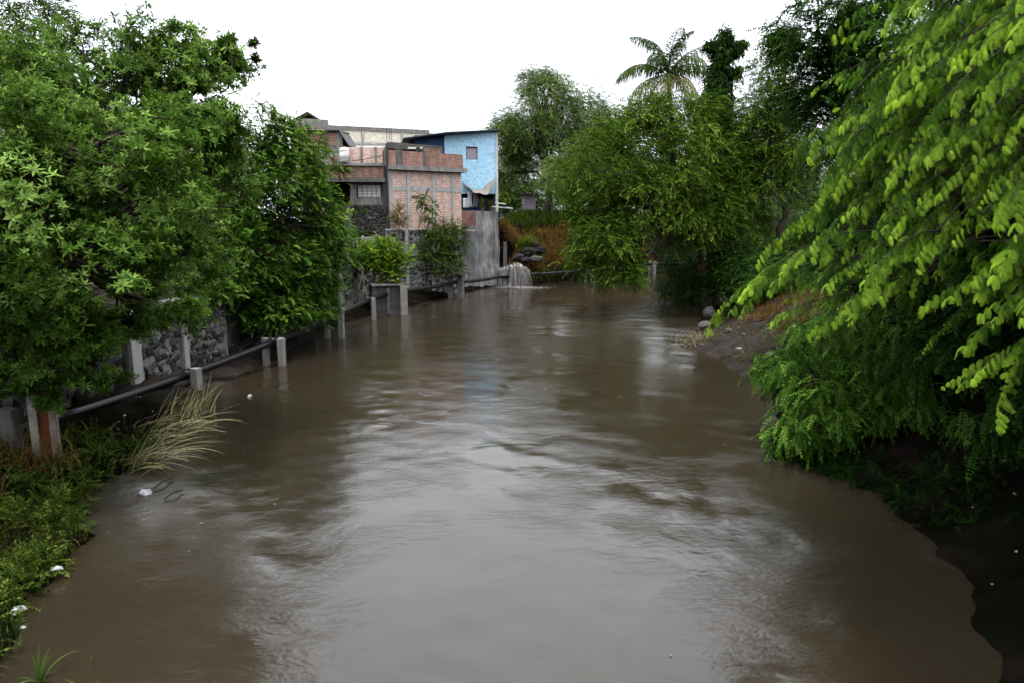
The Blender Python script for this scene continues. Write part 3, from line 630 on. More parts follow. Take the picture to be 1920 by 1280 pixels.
bx(h, 'side_wall', 'blue', Ln-.1, Ln+.05, .25, 3.5, 6.5, 12.6); bx(h, 'back_wall', 'concrete_dark', 0, Ln, 3.5, 3.7, 6.5, 12.3)
bx(h, 'porch_wall', 'blue_shaded', u(868), Ln-.12, 1.6, 1.75, 6.56, 7.95); bx(h, 'porch_ceiling', 'concrete_dark', u(868), Ln-.14, .21, 1.6, 7.9, 8.02)
bx = bx_; zb = zk(6.5)
V = [(-.6,-1.0,12.1),(u(840),-1.1,12.62),(Ln+.25,-.5,13.0),(Ln+.25,3.8,12.9),(-.6,3.8,12.2)]
MB().add([(x, y, zk(z)-zb) for x, y, z in V]+[(x, y, zk(z)-zb+.09) for x, y, z in V], [(4,3,2,1,0),(5,6,7,8,9),(0,1,6,5),(1,2,7,6),(2,3,8,7),(3,4,9,8),(4,0,5,9)]).build('roof', MAT['sheet_dark'], h)
# awning cloth
na, nb_ = 22, 8; tt_ = np.linspace(0, 1, na)
te = np.stack([P(x_, y_, 57.9*KB) for x_, y_ in zip(np.interp(tt_, [0, .3, .6, 1], [868, 884, 904, 929]), np.interp(tt_, [0, .3, .6, 1], [338, 353, 355, 332]))])
be = np.stack([P(x_, y_, 56.5*KB) for x_, y_ in zip(np.interp(tt_, [0, .3, .75, 1], [869, 888, 916, 924]), np.interp(tt_, [0, .3, .75, 1], [344, 361, 366, 345]))])
Vv = np.linspace(0, 1, nb_)[:, None, None]; q = te[None]*(1-Vv)+be[None]*Vv; q[..., 2] -= .22*np.sin(Vv[..., 0]*math.pi)*np.sin(tt_*math.pi)[None]+.04*np.sin(tt_*23)[None]
idx = np.arange(na*nb_).reshape(nb_, na); F = np.stack([idx[:-1, :-1], idx[:-1, 1:], idx[1:, 1:], idx[1:, :-1]], -1).reshape(-1, 4); c0 = q.reshape(-1, 3).mean(0)
o = npmesh('awning', q.reshape(-1, 3)-c0, F, MAT['tarp'], None, True); o.location = c0; so = o.modifiers.new('thick', 'SOLIDIFY'); so.thickness = .012
props(o, 'sagging grey-brown cloth awning tied under the blue wall', 'awning')
# laundry
def cloth(name, label, px0, px1, py0, py1, Yd, mat, waist=0.):
    a = P(px0, py0, Yd); b_ = P(px1, py0, Yd); zt_ = a[2]; zb_ = P(px0, py1, Yd)[2]; na, nb_ = 9, 10
    U, Vv = np.meshgrid(np.linspace(0, 1, na), np.linspace(0, 1, nb_)); q = a*(1-U[..., None])+b_*U[..., None]
    ww = 1-waist*np.sin(Vv*math.pi); q[..., 0] = (a[0]+b_[0])/2+(q[..., 0]-(a[0]+b_[0])/2)*ww; q[..., 2] = zt_+(zb_-zt_)*Vv; q[..., 1] += .05*np.sin(U*9+Vv*2)
    idx = np.arange(na*nb_).reshape(nb_, na); F = np.stack([idx[:-1, :-1], idx[:-1, 1:], idx[1:, 1:], idx[1:, :-1]], -1).reshape(-1, 4); c0 = q.reshape(-1, 3).mean(0)
    o = npmesh(name, q.reshape(-1, 3)-c0, F, MAT[mat], None, True); o.location = c0; o.modifiers.new('thick', 'SOLIDIFY').thickness = .01; props(o, label, 'laundry')
cloth('hanging_towel', 'short white towel hanging low under the awning', 868, 878, 372, 390, 56.9*KB, 'cloth_white')
cloth('hanging_shirt', 'white shirt hanging beside the towel under the awning', 875, 886, 360, 389, 57.2*KB, 'cloth_white', .35)
cloth('hanging_cloth', 'dull blue-grey cloth hanging behind the potted plants', 887, 896, 360, 389, 57.5*KB, 'tarp')
for i, (a, b_, s) in enumerate((((929, 381), (948, 383), 'upper, shorter pale pole poking out beside the blue house corner'), ((922, 388), (961, 391), 'lower, longer pale pole poking out beside the blue house corner'))):
    pa, pb = P(a[0], a[1], 57.2*KB), P(b_[0], b_[1], 56.8*KB); o = MB().tube(np.array([(0, 0, 0), (pb-pa)*.5, pb-pa]), .055, 6).build('wooden_pole', MAT['white_paint']); o.location = pa; props(o, s, 'pole')

# pale house glimpsed through the near tree, and one beyond the right-hand trees
h = thing('white_house', 'white two-storey house glimpsed through the rosette-leaved tree', 'house', (-22.5, 34, 3.4), .15)
MB().box((0, 0, 0), (8, 6, 7.2)).build('wall', MAT['white_paint'], h); MB().box((-.2, -.3, 7.2), (8.2, 6.2, 7.45)).build('roof_slab', MAT['concrete'], h)
for x in (1.2, 5.2):
    for z in (1., 4.4):
        wi = MB().box((x, -.03, z), (x+1.3, .02, z+1.3)).build('window', MAT['dark_opening'], h); MB().box((x-.08, -.07, z-.1), (x+1.38, .0, z-.004)).build('sill', MAT['concrete'], wi)
h = thing('beige_house', 'beige flat-roofed house far off between the hazy tree and the feathery tree', 'house', (33, 92, 6.5), -.1)
MB().box((0, 0, 0), (12, 8, 8.2)).build('wall', MAT['cream'], h); MB().box((-.2, -.2, 8.2), (12.2, 8.2, 8.5)).build('roof_slab', MAT['concrete_pale'], h)
for x in (1.5, 5, 8.5): MB().box((x, -.03, 4.8), (x+1.5, .02, 6.4)).build('window', MAT['dark_opening'], h)
h = thing('shack', 'pale shack wall half hidden behind the weeping tree trunk', 'house', (1.5, 92, 6.4), 0)
MB().box((0, 0, 0), (1.6, 4, 2.9)).build('wall', MAT['curtain'], h); MB().box((-.4, -.6, 2.9), (2.0, 4.2, 3.05)).build('roof', MAT['sheet_dark'], h)
h = thing('sheet_roof_shelter', 'low grey sheet roof under the weeping tree on the far slope', 'shelter', (6.6, 84, 6.4), .1)
corrugated('roof', 'sheet_metal', h, 0, 4.4, 0, 1.9, 3, 2.4, .25)
for x in (.1, 4.2):
    for y in (.1, 2.9): MB().tube([(x, y, -.3), (x, y, 1.95+.15*y)], .06, 6).build('post', MAT['bark'], h)

# ------------------------------------------------------------------ pipeline along the bank
PP = np.array([(-13.6, 12.6, .55), (-11.9, 17.2, .5), (-10.75, 22.1, .6), (-9.4, 26.5, .95), (-8.65, 32.9, 1.1), (-8.3, 39.2, 1.2), (-7.3, 42.2, 1.35), (-4.2, 51., 1.2), (-1.0, 59.7, .95), (1.9, 62.2, .98), (8.0, 70.4, .95), (15.5, 75.8, 1.15), (24, 79, 1.2)])
pl = thing('black_pipe', 'long black pipe running above the waterline along the walled bank', 'pipe', PP[1])
for i, (a, b_) in enumerate(zip(PP[:-1], PP[1:])):
    MB().tube(curve(a, b_, -.008, 8)-PP[1], .135, 12).build('pipe_segment', MAT['pipe'], pl, True)
    d = unit(b_-a); MB().tube([b_-d*.16-PP[1], b_+d*.16-PP[1]], .16, 12).build('coupling', MAT['pipe'], pl, True)
def support(i, label, hgt=.42, wdt=.34, back=.85, mat='concrete', cap=True, single=False):
    p = PP[i]; d = unit((PP[i+1]-PP[i-1])*np.array((1, 1, 0))); rz = math.atan2(d[1], d[0]); top = p[2]+hgt
    s_ = thing('pipe_support', label, 'pillar', (p[0], p[1], -1.2), rz, 'concrete pillars carrying the black pipe')
    MB().box((-wdt/2, -.215-wdt, 0), (wdt/2, -.215, top+1.2), .02).build('post', MAT[mat], s_, bevel=.02)
    if not single: MB().box((-wdt/2, .26, 0), (wdt/2, .26+wdt*.8, top+1.2), .02).build('post', MAT[mat], s_, bevel=.02)
    if cap: MB().box((-wdt*.55, -.25-wdt, top+1.204), (wdt*.55, .6, top+1.36), .02).build('cap_beam', MAT[mat], s_, bevel=.02)
support(2, 'pale concrete pillar above the bent reeds at the pipe', .26, .28, mat='concrete', cap=False, single=True)
support(3, 'concrete pillar pair at the pipe, standing in water past the reeds', .12, .24, mat='concrete', cap=False)
support(4, 'capped concrete frame at the pipe under the dark hanging foliage', .25, .26)
support(5, 'thin concrete post at the pipe just before the square chamber', .1, .22, cap=False, single=True)
support(7, 'capped concrete pillar at the pipe below the brick house', .4, .4)
support(10, 'pale concrete pillar at the pipe on the far bend, before the drooping tree', .2, .3, mat='concrete', cap=False)
support(11, 'farthest pale pipe pillar seen past the drooping foliage', .3, .3, mat='concrete', cap=False)
p = PP[6]; ch = thing('valve_chamber', 'square concrete chamber with its shaded hollow painted dark and a pale corner pillar under the lime shrub', 'chamber', (p[0]-.2, p[1]-.1, -1.2), .35)
MB().box((.42, -1.0, 0), (.85, -.5, 3.0), .02).build('pillar', MAT['concrete'], ch, bevel=.02); MB().box((-1.25, -.92, 0), (-1.0, -.5, 2.95), .02).build('pillar', MAT['mortar_dark'], ch, bevel=.02)
MB().box((-1.3, -.95, 3.004), (.9, 1.0, 3.12), .02).build('top_slab', MAT['concrete_dark'], ch, bevel=.02); MB().box((-1.2, .7, 0), (.8, .95, 3.0)).build('back_wall', MAT['concrete_dark'], ch)
MB().box((-1.2, -.5, 0), (-1.02, .7, 3.0)).build('side_wall', MAT['concrete_dark'], ch); MB().box((.55, -.5, 0), (.75, .7, 3.0)).build('side_wall', MAT['concrete'], ch)
MB().box((-1.0, -.8, 0), (.42, -.6, 2.95), .02).build('dark_hollow', MAT['mortar_dark'], ch); MB().box((-.4, -.86, 1.3), (-.2, -.803, 2.9), .02).build('rib', MAT['concrete_dark'], ch)  # near-black panel stands in for the shaded hollow of the chamber
# outfall
wf = thing('outfall_stream', 'brown-white water gushing from the bank over the black pipe', 'waterfall', (.2, 60.8, 0)); rng = np.random.default_rng(4)
m, t, b, o = new_mat('falling_water'); a = node(t, 'ShaderNodeAttribute', attribute_name='var')
t.links.new(ramp(t, a.outputs['Fac'], [(0, (.010, .008, .006)), (.5, (.045, .038, .032)), (1, (.20, .19, .18))]), b.inputs['Base Color']); b.inputs['Roughness'].default_value = .3; MAT['falls'] = m
V, F, A = [], [], []; nb = 0
for k in range(620):    # ragged ribbons of falling water, broken along their length
    x = rng.uniform(-1.35, 1.25); edge = abs(x)/1.35; top = 2.0-.22*x*x+.10*math.sin(x*3.1+1)+rng.normal(0, .05)
    if rng.random() < .30+.35*(-.75 < x < -.05): continue
    v0 = rng.uniform(.5, 1.9)*(1-.3*edge); wd = rng.uniform(.008, .045)*(1-.4*edge); t1 = math.sqrt(2*top/9.8); ta = rng.choice((-.25, -.1, .05, .2, .35)); tb = t1 if rng.random() < .6 else rng.uniform(ta+.12, t1)
    tt = np.linspace(min(ta, tb-.1), tb, 8); drift = rng.normal(0, .16)+x*.35; col = np.clip(rng.normal(.45, .27), 0, 1); y0 = rng.normal(0, .12)
    for jj, q in enumerate(tt):
        z = top-4.9*max(q, 0)**2-.06*(q < 0); ww = wd*(.5+.9*max(q, 0)/t1)*rng.uniform(.7, 1.3); xx = x+drift*max(q, 0)+rng.normal(0, .012)
        V += [(xx-ww, y0-v0*q, z), (xx+ww, y0-v0*q+rng.normal(0, .02), z)]; A += [np.clip(col+.4*(max(q, 0)/t1-.5), 0, 1)]*2
        if jj < 7: F.append((nb+2*jj, nb+2*jj+1, nb+2*jj+3, nb+2*jj+2))
    nb += 16
props(npmesh('water_strands', V, F, MAT['falls'], wf, True, A), kind='stuff')
V, F, A = [], [], []; nb = 0
for k in range(700):   # churned foam at the foot
    r0 = abs(rng.normal(0, 1)); x = rng.normal(.2, 1.0)+(rng.random() < .15)*rng.uniform(0, 2.5); y = -1.1+rng.normal(0, .4)-.02*abs(x); s_ = rng.uniform(.02, .08)*math.exp(-abs(x-.2)*.25); zz_ = abs(rng.normal(0, .05))*math.exp(-abs(x)*.6)+.01
    a = rng.uniform(0, 3); ring = [(x+s_*2.2*math.cos(a+i*1.257), y+s_*math.sin(a+i*1.257), zz_) for i in range(5)]
    V += ring+[(x, y, zz_+s_*.8)]; F += [(nb+i, nb+(i+1) % 5, nb+5) for i in range(5)]; A += [rng.uniform(.35, .85)]*6; nb += 6
props(npmesh('foam', V, F, MAT['falls'], wf, True, A), kind='stuff')
# rocks
def rock(name, label, c, r, mat, seed, group=None, sub=2):
    import bmesh
    bm = bmesh.new(); bmesh.ops.create_icosphere(bm, subdivisions=sub, radius=1); V = np.array([v_.co[:] for v_ in bm.verts]); V *= (1+.25*np.abs(sines(V, 2.4, seed))+.16*np.abs(sines(V, 5.5, seed+1)))[:, None]; V *= np.array(r)
    me = bpy.data.meshes.new(name); me.from_pydata([tuple(p_) for p_ in V], [], [tuple(v_.index for v_ in f.verts) for f in bm.faces]); bm.free(); me.update()
    o = link(name, me, MAT[mat]); o.location = [float(x) for x in c]; props(o, label, 'rock', group); return o
for i, (px, py, Yd, r, lab) in enumerate(((990, 472, 63.8, .5, 'big dark jagged rock topping the heap above the outfall'), (1003, 486, 63.4, .35, 'dark rock at the right foot of the outfall heap'), (972, 482, 63.2, .32, 'dark rock touching the left of the outfall heap'), (1010, 470, 64.4, .42, 'pale-edged rock right of the topmost outfall rock'), (1000, 460, 64.6, .3, 'small rock under the arching tussock'), (985, 488, 63.0, .3, 'wet rock just above the gushing water'))):
    rock('rock', lab, P(px, py, Yd), (r*1.3, r, r*.75), 'stone_dark', 40+i, 'rocks around the outfall', 3)
o = MB().box((-.16, -.16, 0), (.16, .16, 3.4), .03).build('concrete_post', MAT['concrete_dark'], bevel=.02); o.location = (-.62, 62.2, .5)
props(o, 'dark concrete post between the plastered wall and the outfall', 'post')

# ------------------------------------------------------------------ steel beam, stump, litter on the near left bank
bb = G(92, 872, .25); st = thing('steel_beam', 'upright rusty steel channel with peeling pale flanges on the near left bank', 'post', (bb[0], bb[1], .0), .35)
MB().box((-.24, -.12, 0), (-.10, .12, 2.25), .012).build('flange', MAT['peeling'], st); MB().box((.12, -.12, 0), (.24, .12, 2.32), .012).build('flange', MAT['peeling'], st); MB().box((-.10, -.02, 0), (.12, .04, 2.22), .008).build('web', MAT['rust'], st)
c = P(18, 790, 14.2); o = MB().box((-.16, -.16, -1.4), (.17, .16, .3), .05).build('concrete_stump', MAT['concrete_dark'], bevel=.06); o.location = c; props(o, 'stained pale concrete stump at the left edge beside the steel beam', 'stump')

def blades(n, pos, length, width, lean, rng, seg=4, var=.5, vsd=.18, leand=None, curl=1.2, b0=.25):
    """curved grass blades; pos (n,3)"""
    a = rng.uniform(0, 2*math.pi, n); dirn = np.stack([np.cos(a), np.sin(a), np.zeros(n)], 1)
    if leand is not None: dirn = norm(dirn*.6+np.asarray(leand, float))
    Ln_ = length*rng.uniform(.5, 1.25, n); le = lean*rng.uniform(.4, 1.3, n); side = np.stack([-dirn[:, 1], dirn[:, 0], np.zeros(n)], 1)
    V = np.zeros((n, (seg+1)*2, 3)); p = pos.copy(); wv = width*rng.uniform(.6, 1.3, n)
    for k in range(seg+1):
        f = k/seg; ww = wv*(1-f**1.6)*.5+.0006; V[:, 2*k] = p+side*ww[:, None]; V[:, 2*k+1] = p-side*ww[:, None]
        th = le*(b0+curl*f); stp = Ln_/seg; p = p+dirn*(np.sin(th)*stp)[:, None]; p[:, 2] += np.cos(th)*stp
    f_ = np.array([(2*k, 2*k+1, 2*k+3, 2*k+2) for k in range(seg)]); F_ = (f_[None]+(np.arange(n)*(seg+1)*2)[:, None, None]).reshape(-1, 4)
    A_ = np.clip(np.repeat(rng.normal(var, vsd, n)[:, None], (seg+1)*2, 1)+np.repeat(np.linspace(-.12, .12, seg+1), 2)[None], 0, 1)
    return V.reshape(-1, 3), F_, A_.ravel()
def clumped(n, k, region, sd, rng, keep=None):
    c = np.array([region(rng) for _ in range(k)]); q = c[rng.integers(0, k, n)]+rng.normal(0, sd, (n, 2)); 
    if keep is not None: q = q[keep(q)]
    return np.column_stack([q, height(q)-.02])
rng = np.random.default_rng(17)
def left_bank(r): 
    y = r.uniform(6.5, 12.5) if r.random() < .8 else r.uniform(12.5, 16.5); xb = np.interp(y, LBK[:, 1], LBK[:, 0]); return (xb-abs(r.normal(0, 1))*1.6-.05, y)
dryland = lambda q: height(q) > -.06
q = clumped(5500, 170, left_bank, .17, rng, dryland); V, F, A = blades(len(q), q, .26, .016, .9, rng, leand=(.5, -.2, 0)); props(npmesh('bank_grass', V, F, MAT['grass'], None, True, A), 'green grass tufts covering the near left bank', 'grass', kind='stuff')
q = clumped(5000, 120, left_bank, .25, rng, dryland); V, F, A = blades(len(q), q, .45, .012, 1.3, rng, leand=(.7, -.3, 0), var=.42, b0=.7, curl=.6); props(npmesh('dry_weeds', V, F, MAT['weed'], None, True, A), 'yellowing weeds trailing over the near left bank', 'weeds', kind='stuff')
q = clumped(700, 40, lambda r: (r.uniform(-12, -9.6), r.uniform(11, 15)), .2, rng, dryland); V, F, A = blades(len(q), q, .8, .014, 1.4, rng, var=.3); props(npmesh('dead_stalks', V, F, MAT['dry_grass'], None, True, A), 'brown dead stalks around the steel beam', 'weeds', kind='stuff')
q = clumped(2600, 70, left_bank, .18, rng, dryland); jit = rng.normal(size=q.shape); V, F, A = scatter(T_OPEN+T_BUSH, q+np.array((0, 0, .05))+np.abs(jit)*np.array((0, 0, .1)), jit*.7+np.array((.3, -.1, .6)), jit[:, ::-1]*.4+np.array((0, 0, 1.)), rng.uniform(.45, .95, len(q)), rng.normal(.5, .2, len(q)), rng)
props(npmesh('leafy_weeds', V, F, MAT['grass'], None, False, A), 'low leafy weeds mixed into the grass of the near left bank', 'weeds', kind='stuff')
# bent reeds
def reed(px, py, n, length, lean, leand, label, seed, spread=.28):
    r = np.random.default_rng(seed); c = G(px, py, .05); root = thing('reed_clump', label, 'reeds', c, 0, 'bent reeds at the waterline')
    q = np.column_stack([r.normal(0, spread, n), r.normal(0, spread, n), np.full(n, -.15)]); V, F, A = blades(n, q, length, .05, lean, r, 8, .72, .26, leand, .75, .6)
    props(npmesh('blades', V, F, MAT['reed'], root, True, A), kind='stuff')
    q = np.column_stack([r.normal(0, spread, n), r.normal(0, spread, n), np.full(n, -.15)]); V, F, A = blades(n//2, q[:n//2], length*.42, .05, lean*.5, r, 6, .4, .2, leand, 1.0)
    props(npmesh('upright_blades', V, F, MAT['reed'], root, True, A), kind='stuff')
reed(250, 868, 75, 1.5, 1.45, (2.4, .5, 0), 'pale yellow reeds flattened by the current nearest the floating plastic', 61)
reed(285, 815, 85, 1.6, 1.4, (2.4, .6, 0), 'taller yellow-green reeds leaning out below the pale pipe pillar', 62, .42)
reed(345, 775, 60, 1.1, .7, (.9, .2, 0), 'upright green reeds at the foot of the pale pipe pillar', 63, .35)
# floating bits
def scrap(name, label, cat, c, s, mat, seed, group=None):
    r = np.random.default_rng(seed); n = 7; a = np.sort(r.uniform(0, 6.28, n)); ring = np.column_stack([np.cos(a), np.sin(a), np.zeros(n)])*r.uniform(.6, 1.1, (n, 1))*s; top = ring*.75+np.array((0, 0, s*.35))+r.normal(0, s*.1, (n, 3))
    o = MB().add(list(ring)+list(top)+[(0, 0, s*.5)], [(i, (i+1) % n, n+(i+1) % n, n+i) for i in range(n)]+[(n+i, n+(i+1) % n, 2*n) for i in range(n)]).build(name, MAT[mat]); o.location = [float(x) for x in c]; props(o, label, cat, group); return o
scrap('plastic_scrap', 'white crumpled plastic floating beside a twig near the reeds', 'litter', G(272, 924, .0), .17, 'plastic_white', 1)
scrap('plastic_scrap', 'small white scrap floating below the pipe past the reeds', 'litter', G(468, 742, .0), .13, 'plastic_white', 2)
scrap('plastic_bag', 'grey-white bag caught in grass at the lower left edge', 'litter', G(33, 1145, .12), .12, 'plastic_white', 3)
scrap('plastic_scrap', 'white blob just below the grey-white bag at the left edge', 'litter', G(44, 1175, .02), .045, 'plastic_white', 4)
scrap('plastic_scrap', 'small white bit in the weeds at the tip of the grassy bank', 'litter', G(158, 985, .1), .06, 'plastic_white', 5)
scrap('plastic_scrap', 'pale bit lying in the lower grass of the bank', 'litter', G(108, 1065, .15), .09, 'plastic_white', 6)
for i, (a, b_, s) in enumerate((((288, 916), (324, 895), 'green twig floating from the white plastic'), ((308, 935), (342, 918), 'shorter green twig floating beside the white plastic'))):
    pa, pb = G(*a, .03), G(*b_, .05); o = MB().tube(np.array([(0, 0, 0), (pb-pa)*.5+np.array((0, 0, .05)), pb-pa]), .018, 5).build('floating_twig', MAT['reed']); o.location = pa; props(o, s, 'twig')
for i in range(16):
    x, y = RNG.uniform(-11.6, -9.6), RNG.uniform(15.2, 20.5); scrap('pale_scrap', 'tiny pale scrap of litter on the dark mud under the pipe', 'litter', (x, y, H1(x, y)), RNG.uniform(.02, .055), 'concrete_pale' if i % 3 else 'plastic_white', 100+i, 'litter on the mud under the pipe')
for i in range(13):
    y = RNG.uniform(9.5, 13.5); x = np.interp(y, RBK[:, 1], RBK[:, 0])+RNG.uniform(.3, 2.2); scrap('pale_scrap', 'small pale scrap on the deeply shaded right bank', 'litter', (x, y, H1(x, y)), RNG.uniform(.02, .05), 'concrete' if i % 4 else 'plastic_white', 140+i, 'litter on the shaded right bank')
# shoots standing in the water bottom left
def shoot(px, py, n, ln, label, seed):
    r = np.random.default_rng(seed); c = G(px, py, .0); root = thing('grass_shoot', label, 'grass shoot', c, 0, 'grass shoots in the water')
    q = np.column_stack([r.normal(0, .02, n), r.normal(0, .02, n), np.full(n, -.1)]); V, F, A = blades(n, q, ln, .035, .9, r, 7, .55, .12, None, 1.8); npmesh('blade', V, F, MAT['grass'], root, True, A)
shoot(74, 1275, 9, .52, 'broad-bladed grass shoot at the bottom left corner', 71); shoot(160, 1300, 7, .4, 'low grass shoot cut by the bottom edge of the picture', 72)
shoot(175, 1240, 8, .2, 'small floating green sprig right of the corner shoot', 73); shoot(140, 1160, 6, .16, 'tiny green sprig floating off the grassy bank', 74)

# ------------------------------------------------------------------ far slope: dry and green grass
rng = np.random.default_rng(19)
def far_slope(lo, hi):
    def f(r):
        t_ = r.uniform(.05, 1.); x = -.4+t_*17; yb = np.interp(x, LBK[14:, 0], LBK[14:, 1]); d = r.uniform(lo, hi); return (x-d*.45, yb+d*.8)
    return f
q = clumped(13000, 420, far_slope(1.4, 5.6), .25, rng); V, F, A = blades(len(q), q, 1.15, .05, 1.5, rng, leand=(.35, -.8, 0), var=.45); props(npmesh('dry_grass', V, F, MAT['dry_grass'], None, True, A), 'rust-brown dry grass hanging down the far slope', 'grass', kind='stuff')
q = clumped(12000, 380, far_slope(5.4, 14), .5, rng); V, F, A = blades(len(q), q, .75, .05, .9, rng, leand=(0, -.4, 0), var=.4); props(npmesh('slope_grass', V, F, MAT['grass'], None, True, A), 'green grass on top of the far slope', 'grass', kind='stuff')
q = clumped(2500, 60, far_slope(.5, 1.7), .3, rng); V, F, A = blades(len(q), q, .6, .05, 1.1, rng, var=.45); props(npmesh('waterside_weeds', V, F, MAT['weed'], None, True, A), 'olive weeds behind the pipe at the far bend', 'weeds', kind='stuff')
c = P(985, 462, 64.3); r = np.random.default_rng(5); root = thing('grass_tussock', 'arching light green tussock above the outfall rocks', 'grass tuft', c)
V, F, A = blades(420, np.column_stack([r.normal(0, .35, 420), r.normal(0, .25, 420), np.full(420, -.2)]), 1.5, .05, 1.1, r, 6, .75, .15, (.5, -.3, 0), 1.5); props(npmesh('blades', V, F, MAT['grass'], root, True, A), kind='stuff')

# right bank: straw raft, rocks, mud-bank grass
r = np.random.default_rng(8); c = G(1335, 640, .12); root = thing('driftwood_heap', 'tangled straw and twig heap at the tip of the muddy right bank', 'debris heap', c)
n = 900; q = np.column_stack([r.normal(0, .75, n), r.normal(0, .55, n), np.zeros(n)]); q[:, 2] = .32*np.exp(-(q[:, 0]**2/.8+q[:, 1]**2/.5))*r.random(n)-.08
V, F, A = blades(n, q, .6, .024, 1.45, r, 3, .32, .2, None, .15, 1.); props(npmesh('straw', V, F, MAT['straw'], root, True, A), kind='stuff')
rock('rock', 'pale wet rock beside the dark trunk at the bank tip', G(1330, 592, .2), (.30, .36, .42), 'stone_grey', 57, None, 3); rock('rock', 'flat pale rock at the waterline below the tall wet rock', G(1325, 612, .05), (.4, .3, .22), 'stone_grey', 52)
def right_mud(rg): y = rg.uniform(20, 34); return (np.interp(y, RBK[:, 1], RBK[:, 0])+rg.uniform(.1, 3.5), y)
for i in range(34):
    x, y = right_mud(r); rock('pebble', 'small stone on the brown mud slope of the right bank', (x, y, H1(x, y)), np.array((.14, .12, .07))*r.uniform(.35, 1.4), 'stone_grey', 60+i, 'stones on the right mud bank', 1)
q = clumped(2600, 70, lambda rg: (rg.uniform(11.2, 14), rg.uniform(22, 33)), .3, rng); V, F, A = blades(len(q), q, .8, .02, 1.4, rng, leand=(-.9, -.4, 0), var=.4, b0=.8, curl=.4); props(npmesh('bank_straw', V, F, MAT['dry_grass'], None, True, A), 'tan dry grass lying on the right mud slope', 'grass', kind='stuff')
q = clumped(1500, 60, right_mud, .2, rng); V, F, A = blades(len(q), q, .22, .02, 1.0, rng, var=.5); props(npmesh('mud_weeds', V, F, MAT['weed'], None, True, A), 'sparse weeds on the right mud slope', 'weeds', kind='stuff')

def right_bank(rg): y = rg.uniform(6.5, 15.5); return (np.interp(y, RBK[:, 1], RBK[:, 0])+abs(rg.normal(0, 1.2))+.02, y)
q = clumped(900, 40, lambda rg: (lambda y: (np.interp(y, RBK[:, 1], RBK[:, 0])+abs(rg.normal(0, 1.2))+.02, y))(rg.uniform(11.5, 15.5)), .2, rng); jit = rng.normal(size=q.shape); V, F, A = scatter(T_OPEN+T_BUSH, q+np.abs(jit)*np.array((0, 0, .08)), jit*.8+np.array((-.4, -.1, .35)), jit[:, ::-1]*.4+np.array((0, 0, 1.)), rng.uniform(.4, .9, len(q)), rng.normal(.12, .15, len(q)), rng)
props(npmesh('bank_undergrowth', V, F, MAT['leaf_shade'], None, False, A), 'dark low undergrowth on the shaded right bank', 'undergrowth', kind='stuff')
# ------------------------------------------------------------------ trees, left bank
tree('rosette_tree', 'big near tree with whorls of narrow pale green leaves overhanging the left bank', 'tree', (-12.6, 14.2, 2.2), (-11.2, 14.6, 5.2),
     [LB(60, 190, 15, 150, 110), LB(200, 130, 16.5, 130, 80), LB(310, 105, 16.5, 110, 70), LB(400, 130, 17, 70, 50), LB(445, 95, 17, 38, 30), LB(180, 270, 13.5, 190, 110), LB(370, 220, 16, 85, 70), LB(60, 400, 12.5, 170, 130),
      LB(270, 390, 14, 150, 100), LB(170, 500, 13, 190, 95), LB(40, 570, 12.2, 120, 80), LB(130, 620, 13, 90, 70), LB(330, 500, 15.5, 110, 70), LB(420, 350, 18, 70, 70), LB(180, 690, 14, 50, 45), LB(-120, 330, 13, 170, 150), LB(-130, 560, 13.5, 150, 110), LB(50, 640, 14.5, 110, 60), LB(70, 690, 13.5, 80, 40), LB(170, 650, 13.5, 60, 60), LB(-60, 150, 16, 150, 130), LB(300, 590, 17, 80, 45), LB(-250, 350, 10, 160, 200), LB(200, 330, 18.5, 140, 110), LB(330, 300, 19, 100, 90), LB(120, 220, 19, 120, 110), LB(330, 420, 19, 90, 80), LB(180, 470, 18.5, 120, 90), LB(230, 610, 15, 60, 40), LB(60, 740, 13.5, 60, 30), LB(420, 250, 17.5, 45, 45), LB(350, 300, 16.5, 80, 60), ((-13.6, 17.5, 4.0), (1.6, 3., 1.6)), ((-15, 21.5, 5.), (2., 3., 2.2)), ((-14., 12.5, 4.2), (1.6, 2.5, 1.8))],  # lobes out of sight are added to darken the bank and its reflection
     T_ROS, 'leaf_rosette', 'up', .26, 44, 22, (.45, 1.0), 1, .6, .17, branch_r=.045, varsd=.15)
tree('slender_tree', 'open dark-branched tree with small leaves in the top left corner', 'tree', (-16.3, 20, 3.2), (-15.2, 20.5, 8.2),
     [LB(30, 40, 20, 75, 55), LB(85, 25, 20, 50, 40), LB(20, 120, 21, 60, 45), LB(-60, 60, 21, 90, 90), LB(110, 95, 21, 30, 30)], T_OPEN, 'leaf_open', 'flat', .16, 22, 10, (.8, 1.3), 2, .5, .3, branch_r=.03)
tree('glossy_tree', 'dense tree with dark glossy leaves hanging over the pipe left of the houses', 'tree', (-12.9, 30.5, 2.6), (-12.2, 30.6, 6.2),
     [LB(505, 255, 30, 60, 55), LB(548, 295, 31, 58, 55), LB(470, 340, 29, 80, 70), LB(570, 360, 32, 46, 50), LB(540, 410, 30, 100, 80), LB(598, 440, 32, 46, 45), LB(460, 470, 28, 110, 85), LB(580, 510, 30.5, 70, 60), LB(520, 560, 29, 80, 50), LB(590, 570, 31, 45, 45), LB(400, 430, 27, 70, 70), LB(440, 560, 27.5, 55, 40), LB(500, 590, 28.5, 70, 30), LB(400, 520, 26, 60, 50), LB(560, 480, 33, 90, 90), LB(450, 420, 31, 100, 90), LB(500, 540, 31, 100, 60)],
     T_FIC, 'leaf_ficus', 'arch', .28, 36, 16, (.6, 1.1), 3, .55, .2, branch_r=.05)
